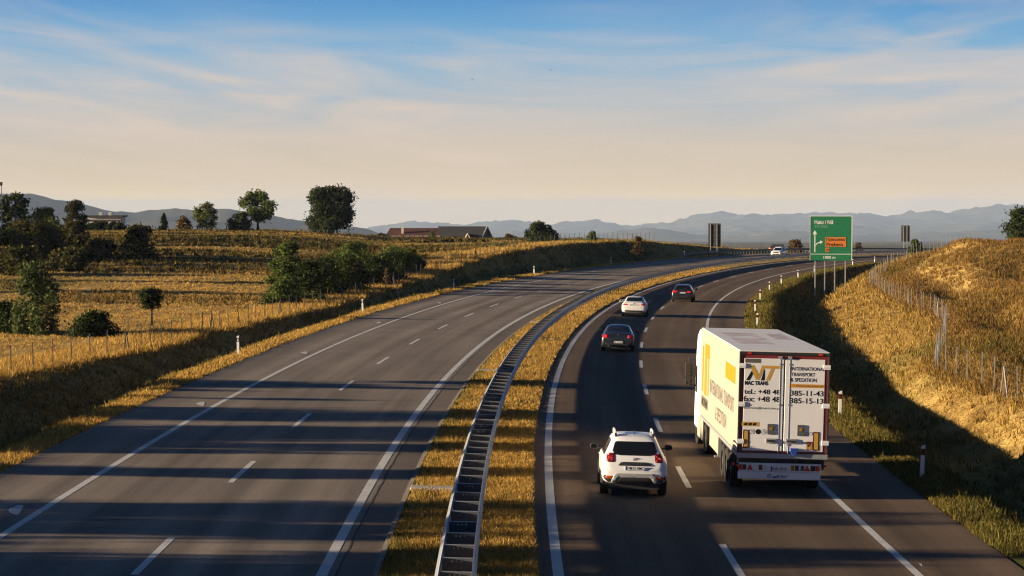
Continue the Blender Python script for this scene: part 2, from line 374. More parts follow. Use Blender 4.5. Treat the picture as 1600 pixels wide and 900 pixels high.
def P3(s, t, dz=0.0):
    x, y = plan(s, t); return Vector((float(x), float(y), float(roadz(s, t)) + dz))
def head(s): return float(np.interp(s, SS, TH))

# ------------------------------------------------------------------ terrain
LFS = [-150, 100, 130, 150, 190, 228, 260, 300, 380, 460]; LFT = [-30, -27, -25.6, -23.4, -22.8, -22, -22, -23, -24, -26]
LFZ_S = [-150, 150, 212, 235, 255, 280, 310, 340, 400, 450, 520]; LFZ = [-.7, -.7, -.6, -.2, .35, 1.35, 2.3, 2.7, 2.4, 1.0, .0]
RFS = [-150, 60, 103, 116, 122, 145, 168, 188, 208, 225, 252, 292, 315, 344, 400]; RFT = [22, 21.6, 21.1, 20.6, 20.4, 23.6, 26, 26.8, 25.6, 25, 23.5, 25, 27, 31, 36]
RFZ_S = [-150, 80, 103, 225, 252, 292, 315, 344, 370, 420, 470]; RFZ = [-.2, 0, .1, .1, .25, 1.3, 2.1, 3.0, 2.6, .6, -1]
RH_S = [-150, 60, 110, 200, 300, 350, 420, 480]; RH = [2, 2.2, 2.7, 3.0, 2.7, 2.5, .4, -2]
def ffield(x, y):
    F = np.interp(y, [0, 150, 200, 250, 300, 350, 400, 440, 500, 560, 700, 1000], [-.7, -.7, -.35, .5, 1.6, 2.8, 3.8, 4.2, 3.6, 2.4, -2, -14])
    k = np.interp(x, [-60, -40, -22, 10], [1, .95, .62, .6]); return np.where(F > 0, F * k, F) - 1.6 * sstep((y - 460) / 60) * sstep((x + 60) / 20)
def terr(s, t):
    s = np.asarray(s, float); t = np.asarray(t, float); x, y = plan(s, t)
    z = roadz(s, t) - .07
    med = (t > -1.32) & (t < 2.06); z = np.where(med, roadz(s, t) + .035 + .03 * fbm(s * .7, t * 2), z)
    # left
    u = -13.0 - t; tf = np.interp(s, LFS, LFT); zf = np.interp(s, LFZ_S, LFZ); uf = -13.0 - tf
    zd = -2.25 + sstep((s - 225) / 60) * 1.5
    uu = u + .5 * fbm(s * .08, u * .05)
    a = .31 + (zd - .31) * sstep((uu - 1.1) / 4.4)
    a = a + (zf - zd) * sstep((uu - 6.2) / np.maximum(uf - 6.6, 1.0))
    F = ffield(x, y) + .32 * fbm(x * .035, y * .06, 4) + .08 * fbm(x * .4, y * .3, 3)
    a = a + (F - zf) * sstep((u - uf) / 28)
    a = a + .10 * fbm(x * .5, y * .3, 3) * sstep((u - .8) / 2)
    z = np.where(t < -13.05, a + drop(s), z)
    # right
    u = t - 13.0; tf = np.interp(s, RFS, RFT); zf = np.interp(s, RFZ_S, RFZ); zh = np.interp(s, RH_S, RH); uf = tf - 13.0
    uu = u + .6 * fbm(s * .06 + 9, u * .05)
    a = -.345 + (-1.55 + .345) * sstep((uu - 1.3) / 3.0) + (zf + 1.55) * sstep((uu - 4.6) / np.maximum(uf - 4.8, 1.0))
    a = a + (zh - zf) * sstep((u - uf + 1) / 17)
    w = sstep((u - uf - 1) / 5); a = a + w * (3.0 * fbm(x * .075 + 3, y * .028, 3) + .5 * fbm(x * .3, y * .12, 3)) + .14 * fbm(x * .45, y * .25, 3) * sstep((u - .8) / 2)
    z = np.where(t > 13.08, a + drop(s), z)
    hl = t > 24
    z = z + np.where(hl, -2.4 * np.exp(-((x - 50) / 7) ** 2 - ((y - 228) / 17) ** 2) + 1.0 * np.exp(-((x - 47) / 8) ** 2 - ((y - 262) / 16) ** 2) - 1.3 * np.exp(-((x - 33) / 4) ** 2 - ((y - 158) / 16) ** 2), 0) * sstep((t - 24) / 6)
    far = sstep((np.abs(t) - 220) / 250); z = z * (1 - far) - 12 * far
    return z
def green_at(s, t):
    s = np.asarray(s, float); t = np.asarray(t, float); x, y = plan(s, t)
    g = .8 * fbm(x * .06, y * .04, 4) + .10 + .35 * sstep((y - 260) / 120)
    g = np.where((t > -1.4) & (t < 2.2), -.25 + .75 * sstep((-.45 - t) / .8) + .5 * fbm(s * .25, t * 1.1, 3), g)
    ul = -13 - t; ur = t - 13
    g = np.where((ul > 0) & (ul < 1.3), -.2 + .6 * sstep((.35 - ul) / .3) + .3 * fbm(s * .2, t, 2), g)
    g = np.where((ul >= 1.3) & (ul < 8), .55 + .4 * fbm(s * .15, t * .3, 2), g)
    g = np.where((ur > 0) & (ur < 2.5), .85 + .3 * fbm(s * .2, t, 2), g)
    g = np.where((ur >= 2.5) & (ur < 6), .45 + .4 * fbm(s * .15, t * .3, 2), g)
    g = np.where(ur >= 6, -.05 + .9 * fbm(x * .10, y * .05, 4), g)
    return np.clip(g, 0, 1)
def terrain_at(x, y):
    i = int(((CX - x) ** 2 + (CY - y) ** 2).argmin()); h = TH[i]
    s = SS[i] + (x - CX[i]) * math.sin(h) + (y - CY[i]) * math.cos(h); t = (x - CX[i]) * math.cos(h) - (y - CY[i]) * math.sin(h)
    return float(terr(s, t)), s, t

def grid_mesh(name, sv, tv, zf, mat, attr=None, smooth=True):
    Sg, Tg = np.meshgrid(sv, tv, indexing='ij'); x, y = plan(Sg, Tg); z = zf(Sg, Tg)
    ns, nt_ = Sg.shape; idx = np.arange(ns * nt_).reshape(ns, nt_)
    F = np.stack([idx[:-1, :-1], idx[:-1, 1:], idx[1:, 1:], idx[1:, :-1]], -1).reshape(-1, 4)
    o = np_mesh(name, np.stack([x, y, z], -1).reshape(-1, 3), F, mat, None if attr is None else attr(Sg, Tg).ravel(), smooth)
    uvl = o.data.uv_layers.new(name='st'); uvv = np.stack([Sg, Tg], -1).reshape(-1, 2)[F.ravel()]; uvl.data.foreach_set('uv', uvv.astype(np.float32).ravel())
    return o
sv = np.r_[np.arange(-120, 40, 8), np.arange(40, 360, 1.25), np.arange(360, 520, 2.5), np.arange(520, 800, 10)]
tv = np.r_[-560, -470, -400, -330, -270, -220, np.arange(-180, -60, 5), np.arange(-60, -28, 1.5), np.arange(-28, -13.1, .5), [-13.09, -13.0, -12.5, -6, -1.5, -1.40, -1.3], np.arange(-.8, 2.0, .4), [2.0, 2.1, 2.3, 6, 12.5, 13.0, 13.1], np.arange(13.5, 46, .55), np.arange(46, 70, 2), np.arange(70, 220, 8), 270, 330, 400, 470, 560]
g = grid_mesh('ground', sv, tv, terr, M['ground'], green_at); g['kind'] = 'structure'
sr = np.r_[np.arange(-120, 40, 5), np.arange(40, 560, 2), np.arange(560, 700, 10)]
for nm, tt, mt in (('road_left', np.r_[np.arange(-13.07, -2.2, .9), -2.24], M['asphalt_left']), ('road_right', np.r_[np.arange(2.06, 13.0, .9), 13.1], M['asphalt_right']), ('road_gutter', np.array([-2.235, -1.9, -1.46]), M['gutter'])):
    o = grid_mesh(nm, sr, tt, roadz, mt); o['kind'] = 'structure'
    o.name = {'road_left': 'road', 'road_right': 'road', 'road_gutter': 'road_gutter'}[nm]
# long concrete kerb between gutter and median grass, and the cross channels
def sweep(name, prof, sv, mat, closed=True, smooth=False):
    k = len(prof); V = []; 
    for s in sv:
        h = head(s); x0, y0 = plan(s, 0); zc = float(drop(s))
        for (t, z) in prof: V.append((float(x0) + t * math.cos(h), float(y0) - t * math.sin(h), zc - CROSS * t + z))
    n = len(sv); F = []
    for i in range(n - 1):
        for j in range(k if closed else k - 1): F.append((i * k + j, i * k + (j + 1) % k, (i + 1) * k + (j + 1) % k, (i + 1) * k + j))
    return V, F
mb = MB(); V, F = sweep('', [(-1.455, -.05), (-1.455, .045), (-1.33, .06), (-1.31, -.05)], np.arange(-60, 560, 2.0), None); mb.add(V, F)
o = mb.build('kerb', M['kerb_concrete']); o['kind'] = 'structure'
for s in (70.6, 121.5, 172, 222):
    mb = MB(); ts = np.linspace(-1.33, .05, 8)
    for a, b in ((-.32, .32),):
        vs = []
        for t in ts:
            for ds in (a, b):
                for dz in (-.05, .13):
                    x, y = plan(s + ds, t); vs.append((float(x), float(y), float(roadz(s, t)) + dz))
        fs = []
        for i in range(len(ts) - 1):
            q = i * 4; fs += [(q + 1, q + 3, q + 7, q + 5), (q, q + 1, q + 5, q + 4), (q + 2, q + 6, q + 7, q + 3)]
        fs += [(0, 2, 3, 1), (len(vs) - 4, len(vs) - 3, len(vs) - 1, len(vs) - 2)]
        mb.add(vs, fs)
    o = mb.build('drain_channel', M['concrete'], bevel=.02)
    tag(o, {70.6: 'pale concrete cross channel in the median grass beside the nearest stretch of rail', 121.5: 'pale concrete cross channel in the median where the rail begins to bend right', 172: 'small concrete cross channel in the median beside the dark sedan', 222: 'small concrete cross channel in the median abreast of the black estate'}[s], 'drain channel', 'cross channels in the median grass')

# painted markings, 4 mm above the asphalt
def strip(s0, s1, t0, t1, dz=.004, step=2.0):
    n = max(2, int((s1 - s0) / step) + 1); ss = np.linspace(s0, s1, n); V = []; F = []
    for s in ss:
        for t in (t0, t1): x, y = plan(s, t); V.append((float(x), float(y), float(roadz(s, t)) + dz))
    for i in range(n - 1): F.append((2 * i, 2 * i + 1, 2 * i + 3, 2 * i + 2))
    return V, F
mb = MB()
for t, w in ((-10.33, .2), (-2.53, .24), (2.52, .24), (10.52, .2)): mb.add(*strip(-60, 560, t - w / 2, t + w / 2))
for k in range(-5, 28): mb.add(*strip(53.6 + 17.9 * k, 59.6 + 17.9 * k, -6.43 - .085, -6.43 + .085))
for k in range(-5, 28): mb.add(*strip(54.9 + 18.3 * k, 60.9 + 18.3 * k, 6.53 - .085, 6.53 + .085))
def chevron(s, t, flip):
    pts = [(-1.5, 0), (1.3, -.28), (2.0, -.42), (1.7, -.62), (.2, -.72), (-1.0, -.42), (-1.6, -.14)]
    V = []
    for a, b in pts: x, y = plan(s + a * .55 * flip, t - b * -.62 if flip < 0 else t + b * .62); V.append((float(x), float(y), float(roadz(s, t)) + .004 - (b * CROSS if flip > 0 else -b * CROSS)))
    return V, [tuple(range(len(V)))]
for k in range(-2, 12):
    mb.add(*chevron(64 + 34.3 * k, -10.72, 1)); mb.add(*chevron(57.5 + 35.3 * k, 10.88, -1))
o = mb.build('road_marking', M['road_paint']); o['kind'] = 'structure'
mb = MB()
V = []; F = []
ss = np.arange(20, 300, .35); tj = -2.24 + .03 * fbm(ss * .9, ss * 0, 3)
for s, t in zip(ss, tj):
    for d in (-.022, .022): x, y = plan(s, t + d); V.append((float(x), float(y), float(roadz(s, t)) + .003))
for i in range(len(ss) - 1): F.append((2 * i, 2 * i + 1, 2 * i + 3, 2 * i + 2))
mb.add(V, F); o = mb.build('road_joint', M['crack']); o['kind'] = 'structure'

# ------------------------------------------------------------------ valley floor and mountains
def valley_z(x, y): return -15 - .0125 * np.maximum(y - 700, 0)
xs = np.r_[np.linspace(-30000, 30000, 61)]; ys = np.r_[-3000, -1000, 0, 400, np.arange(700, 34000, 900)]
Xg, Yg = np.meshgrid(xs, ys, indexing='ij'); idx = np.arange(Xg.size).reshape(Xg.shape)
o = np_mesh('valley_floor', np.stack([Xg, Yg, valley_z(Xg, Yg)], -1).reshape(-1, 3), np.stack([idx[:-1, :-1], idx[1:, :-1], idx[1:, 1:], idx[:-1, 1:]], -1).reshape(-1, 4), M['valley']); o['kind'] = 'structure'
def ridge(pts, D, depth, seed, jag):
    px = np.array([p[0] for p in pts], float); py = np.array([p[1] for p in pts], float)
    gx = np.linspace(px[0], px[-1], 420); top_px = np.interp(gx, px, py); k = np.ones(9) / 9; top_px = np.convolve(np.pad(top_px, 4, mode='edge'), k, 'valid') - 5.0 * fbm(gx / 62. + seed * 3, gx * 0 + seed, 5)
    v = np.linspace(-1, 1, 61); X = (gx - 800) / FPX * D; top = CAM_H - (top_px - HOR) / FPX * D
    Xg, Vg = np.meshgrid(X, v, indexing='ij'); Yg = D + Vg * depth; base = valley_z(Xg, Yg) - 25
    n = fbm(Xg / (depth * .5) + seed, Vg * 2.2 + seed, 5); prof = np.clip(1 - np.abs(Vg) ** 1.3, 0, 1)
    H = (top[:, None] - valley_z(Xg, D) + 25)
    Z = base + H * np.clip(prof * (1 + .55 * n * np.abs(Vg) ** .6) , 0, 1.0) + jag * fbm(Xg / 170., Yg / 170., 4) * prof
    idx = np.arange(Xg.size).reshape(Xg.shape)
    o = np_mesh('mountain', np.stack([Xg, Yg, Z], -1).reshape(-1, 3), np.stack([idx[:-1, :-1], idx[1:, :-1], idx[1:, 1:], idx[:-1, 1:]], -1).reshape(-1, 4), M['hill'], None, True); o['kind'] = 'structure'
ridge([(-500, 315), (-200, 300), (0, 303), (60, 307), (130, 319), (190, 328), (250, 331), (300, 329), (370, 332), (430, 336), (470, 345), (560, 361), (640, 374), (760, 392), (900, 400)], 9000, 2200, 2.1, 22)
ridge([(500, 402), (700, 390), (800, 383), (870, 375), (940, 368), (1010, 359), (1060, 367), (1110, 373), (1160, 366), (1210, 363), (1260, 368), (1330, 374), (1400, 369), (1500, 362), (1600, 366), (1800, 355), (2100, 365)], 17000, 3600, 5.3, 42)
ridge([(480, 398), (640, 378), (720, 366), (800, 362), (880, 366), (960, 372), (1040, 364), (1130, 356), (1220, 357), (1300, 352), (1380, 358), (1470, 349), (1560, 350), (1700, 345), (2100, 360)], 21500, 3800, 11.7, 55)
ridge([(-300, 375), (200, 372), (500, 366), (600, 358), (650, 347), (690, 348), (720, 353), (760, 346), (820, 349), (870, 353), (905, 346), (950, 350), (985, 355), (1040, 350), (1090, 340), (1130, 336), (1200, 342), (1250, 338), (1290, 332), (1330, 335), (1390, 343), (1425, 331), (1445, 333), (1480, 336), (1530, 330), (1575, 324), (1640, 326), (1800, 335), (2200, 345)], 26000, 5000, 8.8, 70)

# ------------------------------------------------------------------ guard rails
def wbeam(side, z0=.44, z1=.75, off=0.0):
    k = [(0, 0), (.02, .03), (.075, .075), (.075, .11), (.02, .145), (.02, .165), (.075, .20), (.075, .235), (.02, .28), (0, .31)]
    outer = [(off + side * a, z0 + b) for a, b in k]; inner = [(off + side * (a - .006), z0 + b) for a, b in k[::-1]]
    return outer + inner
rail = empty('guard_rail', P3(45, .39)); tag(rail, 'galvanised double crash barrier with ladder of spacers curving along the grassy median', 'guard rail')
def rel(parent, V): return [tuple(Vector(v) - parent.location) for v in V]
for side, off in ((-1, .06), (1, .72)):
    mb = MB(); V, F = sweep('', wbeam(side, off=off), np.r_[np.arange(-20, 320, 2.0), np.arange(320, 520, 4.0)], None); mb.add(rel(rail, V), F); mb.build('beam', M['galv'], rail)
def spacer_mb():
    m = MB(); m.box(-.325, .325, -.004, .004, .50, .735); m.box(-.325, .325, -.004, .075, .736, .744, 2); m.box(-.325, .325, -.004, .05, .492, .50)  # top flange in brighter galv than the plate: its lit look is painted in
    for x in (-.12, -.03, .07): m.box(x - .014, x + .014, -.012, -.005, .66, .69, 1)
    return m
def rpost_mb():
    m = MB(); m.box(-.05, .05, .02, .026, -.4, .70); m.box(-.05, -.044, .027, .09, -.4, .70); m.box(.044, .05, .027, .09, -.4, .70); return m
sp_me = spacer_mb().mesh('spacer', [M['galv_dull'], M['chrome'], M['galv']]); po_me = rpost_mb().mesh('post', M['steel_post'])
restS, restP = MB(), MB(); n_ind = 0
for s in np.arange(46, 470, 2.0):
    p = P3(s, .39); h = head(s)
    mw = Matrix.Translation(p) @ Matrix.Rotation(-h, 4, 'Z') @ Matrix.Rotation(CROSS, 4, 'Y')
    if n_ind < 100:
        for me, nm in ((sp_me, 'spacer'), (po_me, 'post')):
            o = bpy.data.objects.new(nm, me); col.objects.link(o); o.parent = rail; o.matrix_parent_inverse = Matrix.Identity(4); o.matrix_local = Matrix.Translation(-rail.location) @ mw
        n_ind += 1
    else:
        for me, mbx in ((sp_me, restS), (po_me, restP)):
            mbx.add([mw @ v.co - rail.location for v in me.vertices], [tuple(q.vertices) for q in me.polygons])
for mbx, nm, mt in ((restS, 'spacer', M['galv_dull']), (restP, 'post', M['steel_post'])):
    o = mbx.build(nm, mt, rail); o['kind'] = 'stuff'
def side_rail(label, t, s0, s1, side, zoff=0.0, flare=True):
    r = empty('guard_rail', P3(s0, t, zoff)); tag(r, label, 'guard rail')
    mb = MB(); V = []; F = []; prof = wbeam(side); k = len(prof); ss = np.arange(s0, s1, 2.0)
    for i, s in enumerate(ss):
        dz = (-.72 * (1 - min(1, (s - s0) / 12.)) if flare else 0) + zoff
        for a, z in prof: V.append(P3(s, t + a, z + dz))
    for i in range(len(ss) - 1):
        for j in range(k): F.append((i * k + j, i * k + (j + 1) % k, (i + 1) * k + (j + 1) % k, (i + 1) * k + j))
    mb.add(rel(r, V), F); mb.build('beam', M['galv_dull'], r)
    for s in np.arange(s0 + (10 if flare else 0), s1 - 2, 2.0):
        o = bpy.data.objects.new('post', po_me); col.objects.link(o); o.parent = r; o.matrix_local = Matrix.Translation(P3(s, t - side * .06, zoff) - r.location) @ Matrix.Rotation(-head(s), 4, 'Z')
side_rail('single crash barrier starting beyond the left shoulder by the grey sign back', -13.7, 372, 590, 1)

# ------------------------------------------------------------------ text
def text_geo(body, x0, x1, z0, z1, depth=.004, bold=0.0, keep=True, shear=0.0):
    """Lettering as geometry filling the box (x0..x1, z0..z1) in the x-z plane, facing -y."""
    c = bpy.data.curves.new('lettering', 'FONT'); c.body = body; c.extrude = .0; c.offset = bold; c.shear = shear; c.resolution_u = 3
    o = bpy.data.objects.new('lettering', c); col.objects.link(o)
    me = o.evaluated_get(bpy.context.evaluated_depsgraph_get()).to_mesh()
    V = np.array([v.co[:2] for v in me.vertices]); F = [tuple(p.vertices) for p in me.polygons]
    bpy.data.objects.remove(o); bpy.data.curves.remove(c)
    lo, hi = V.min(0), V.max(0); sc_ = np.array([(x1 - x0), (z1 - z0)]) / (hi - lo)
    W = (V - lo) * sc_ + np.array([x0, z0])
    return W, F
def add_text(mb, body, x0, x1, z0, z1, y, m=0, bold=0.0, shear=0.0):
    W, F = text_geo(body, x0, x1, z0, z1, bold=bold, shear=shear); mb.add([(a, y, b) for a, b in W], F, m)
def add_text_side(mb, body, y0, y1, z0, z1, x, m=0, bold=0.0, flip=True):
    W, F = text_geo(body, 0, abs(y1 - y0), z0, z1, bold=bold)      # read from -x side: left of the word is the front
    mb.add([(x, y1 - a, b) for a, b in W], F, m)

# ------------------------------------------------------------------ cars
def loft_body(name, st, mat, parent):
    V = []; F = []; rings = []
    for (y, zb, zs, zt, w, wt) in st:
        half = [(0, zb), (.8 * w, zb), (.965 * w, zb + .09), (w, zb + .38 * (zs - zb)), (w * 1.0, zb + .78 * (zs - zb)), (.975 * w, zs)]
        a = (.975 * w, zs); b = (wt, zt)
        dz = zt - zs
        half += [(a[0] + (b[0] - a[0]) * .22, a[1] + dz * .12), (a[0] + (b[0] - a[0]) * .85, a[1] + dz * .82), (b[0] * .93, zt - .008), (b[0] * .5, zt + .012), (0, zt + .018)]
        ring = half + [(-x, z) for x, z in half[-2:0:-1]]
        b0 = len(V); V += [(x, y, z) for x, z in ring]; rings.append((b0, len(ring)))
    k = rings[0][1]
    for i in range(len(rings) - 1):
        for j in range(k): F.append((rings[i][0] + j, rings[i][0] + (j + 1) % k, rings[i + 1][0] + (j + 1) % k, rings[i + 1][0] + j))
    for r, fl in ((rings[0][0], 1), (rings[-1][0], -1)):      # caps as strips
        h = k // 2
        for j in range(h):
            a, b, c, d = r + j, r + j + 1, r + (k - j - 1) % k, r + (k - j) % k
            if j == 0: F.append((a, b, c))
            elif j == h - 1: F.append((d, a, b))
            else: F.append((d, a, b, c))
    mb = MB(); mb.add(V, F); o = mb.build(name, mat, parent, smooth=True)
    md = o.modifiers.new('sub', 'SUBSURF'); md.levels = 2; md.render_levels = 2
    return o
def bvh_of(o):
    dg = bpy.context.evaluated_depsgraph_get(); me = o.evaluated_get(dg).to_mesh()
    return BVHTree.FromPolygons([v.co.copy() for v in me.vertices], [tuple(p.vertices) for p in me.polygons])
def patch(name, outline, frm, bvh, mat, parent, off=.006, mirror=False, thick=.02, cuts=3):
    """A piece of trim lying on the body: outline (a, z); frm 'rear' (a = x, seen from -y), 'front', 'left' (a = y) or 'right'."""
    bm = bmesh.new(); d = {'rear': Vector((0, 1, 0)), 'front': Vector((0, -1, 0)), 'left': Vector((1, 0, 0)), 'right': Vector((-1, 0, 0))}[frm]
    mk = (lambda a, z: Vector((a, 0, z))) if frm in ('rear', 'front') else (lambda a, z: Vector((0, a, z)))
    f = bm.faces.new([bm.verts.new(mk(a, z)) for a, z in outline])
    bmesh.ops.triangulate(bm, faces=[f])
    for _ in range(cuts + 3):
        es = [e for e in bm.edges if e.calc_length() > .075]
        if not es: break
        bmesh.ops.subdivide_edges(bm, edges=es, cuts=1); bmesh.ops.triangulate(bm, faces=bm.faces[:])
    last = None; miss = []
    for v in bm.verts:
        org = v.co - d * 8; hit = bvh.ray_cast(org, d)
        if hit[0] is not None: v.co = hit[0] - d * off; last = hit[0]
        else: miss.append(v)
    for v in miss:
        near = min((w for w in bm.verts if w not in miss), key=lambda w: (w.co - v.co).dot(w.co - v.co) - ((w.co - v.co).dot(d)) ** 2, default=None)
        if near: v.co = v.co - d * v.co.dot(d) + d * near.co.dot(d)
    bmesh.ops.recalc_face_normals(bm, faces=bm.faces)
    fs = bm.faces[:]; n = sum((q.normal * q.calc_area() for q in fs), Vector())
    if n.dot(d) > 0: bmesh.ops.reverse_faces(bm, faces=fs)
    ret = bmesh.ops.extrude_face_region(bm, geom=bm.faces[:])
    for v in [g_ for g_ in ret['geom'] if isinstance(g_, bmesh.types.BMVert)]: v.co -= d * .0 
    # the extruded copy is the outer skin; push the first layer inwards to give thickness
    outer = set(g_ for g_ in ret['geom'] if isinstance(g_, bmesh.types.BMVert))
    for v in bm.verts:
        if v not in outer: v.co += d * thick
    me = bpy.data.meshes.new(name); bm.to_mesh(me); bm.free(); me.materials.append(mat)
    me.polygons.foreach_set('use_smooth', [True] * len(me.polygons))
    o = bpy.data.objects.new(name, me); col.objects.link(o); o.parent = parent
    return o
def rrect(x0, x1, z0, z1, r=.03, n=3):
    pts = []
    for cx, cz, a0 in ((x1 - r, z1 - r, 0), (x0 + r, z1 - r, 90), (x0 + r, z0 + r, 180), (x1 - r, z0 + r, 270)):
        for k in range(n + 1): a = R(a0 + 90 * k / n); pts.append((cx + r * math.cos(a), cz + r * math.sin(a)))
    return pts
def flipx(o): return [(-a, z) for a, z in o][::-1]
def add_wheel(parent, x, y, r, w, side, n=24):
    mb = MB(); h = w / 2
    mb.lathe_x([(-h, r * .62), (-h, r * .93), (-h * .75, r), (h * .75, r), (h, r * .93), (h, r * .62), (-h, r * .62)], 0, 0, 0, n)
    wheel = mb.build('wheel', M['rubber'], parent, smooth=False, loc=(x, y, r))
    mb = MB(); mb.lathe_x([(side * h * .55, .001), (side * h * .55, r * .2), (side * h * .35, r * .3), (side * h * .75, r * .63), (side * h * .2, r * .63), (side * h * .2, .001)], 0, 0, 0, n)
    for k in range(5):
        a = 2 * math.pi * k / 5; c, s_ = math.cos(a), math.sin(a)
        pts = [(side * h * .8, r * q * c - p * s_, r * q * s_ + p * c) for q, p in ((.15, -.03), (.6, -.045), (.6, .045), (.15, .03))]
        mb.add(pts + [(side * h * .3, p[1], p[2]) for p in pts], [(0, 1, 2, 3), (4, 7, 6, 5), (0, 4, 5, 1), (1, 5, 6, 2), (2, 6, 7, 3), (3, 7, 4, 0)])
    mb.build('rim', M['rim'], wheel)
    return wheel
def add_mirror(parent, x, y, z, side, mat, sc_=1.0):
    mb = MB(); out = [(side * a * sc_, b * sc_) for a, b in ((0, -.06), (.05, -.085), (.2, -.07), (.235, 0), (.2, .075), (.05, .085), (0, .06))]
    if side < 0: out = out[::-1]
    mb.prism_y(out, -.03, .11); mb.prism_y([(side * a, b) for a, b in ((-.09, -.05), (.03, -.055), (.03, -.015), (-.09, -.01))], .02, .08)
    o = mb.build('mirror', mat, parent, bevel=.02, loc=(x, y, z))
    mb = MB(); mb.prism_y([(side * a * sc_, b * sc_) for a, b in ((.03, -.055), (.19, -.045), (.205, .0), (.185, .05), (.04, .06))], -.036, -.031); mb.build('mirror_glass', M['glass'], o)
    return o
def number_plate(parent, text, z, y, w=.52, h=.11, blue=True):
    mb = MB(); mb.box(-w / 2, w / 2, y - .012, y, z - h / 2, z + h / 2); p = mb.build('number_plate', [M['plate']], parent)
    mb = MB(); add_text(mb, text, -w / 2 + .07, w / 2 - .03, z - h * .32, z + h * .32, y - .0145, 0, bold=.012); 
    if blue: mb.box(-w / 2, -w / 2 + .045, y - .0145, y - .0125, z - h / 2, z + h / 2, 1)
    mb.build('lettering', [M['black_ink'], M['blue_ink']], p); return p
def place_car(root, s, t):
    p = P3(s, t); root.location = p; root.rotation_euler = (0, CROSS, -head(s))

SUV = [(0.0, .47, .66, .74, .74, .64), (.05, .39, .72, .86, .85, .72), (.11, .36, .86, 1.02, .895, .745), (.20, .34, 1.0, 1.13, .905, .735), (.50, .32, 1.05, 1.57, .91, .585), (.72, .31, 1.05, 1.645, .91, .575),
       (1.7, .30, 1.04, 1.66, .90, .60), (2.4, .30, 1.02, 1.62, .90, .60), (3.05, .30, 1.0, 1.14, .90, .70), (3.9, .32, .95, 1.05, .885, .70), (4.25, .38, .85, .93, .80, .62), (4.34, .48, .74, .80, .66, .5)]
SEDAN = [(0.0, .42, .64, .72, .70, .58), (.05, .33, .78, .93, .84, .66), (.13, .28, .90, 1.03, .89, .68), (.42, .26, .92, 1.07, .905, .67), (.58, .25, .92, 1.10, .905, .65), (1.2, .25, .92, 1.385, .91, .565), (1.55, .24, .92, 1.44, .91, .575),
         (2.3, .24, .91, 1.43, .91, .59), (3.1, .25, .90, 1.03, .90, .68), (4.1, .28, .78, .85, .87, .66), (4.5, .36, .66, .72, .78, .55), (4.6, .44, .58, .63, .62, .45)]
ESTATE = [(0.0, .42, .62, .70, .72, .60), (.05, .33, .74, .88, .85, .68), (.12, .28, .88, 1.0, .895, .70), (.2, .27, .93, 1.04, .905, .69), (.62, .25, .93, 1.38, .91, .575), (.8, .25, .93, 1.43, .91, .575), (1.7, .24, .92, 1.465, .91, .59),
          (2.4, .24, .91, 1.44, .91, .59), (3.2, .25, .90, 1.03, .90, .68), (4.1, .28, .78, .85, .87, .66), (4.55, .36, .66, .72, .78, .55), (4.65, .44, .58, .63, .62, .45)]

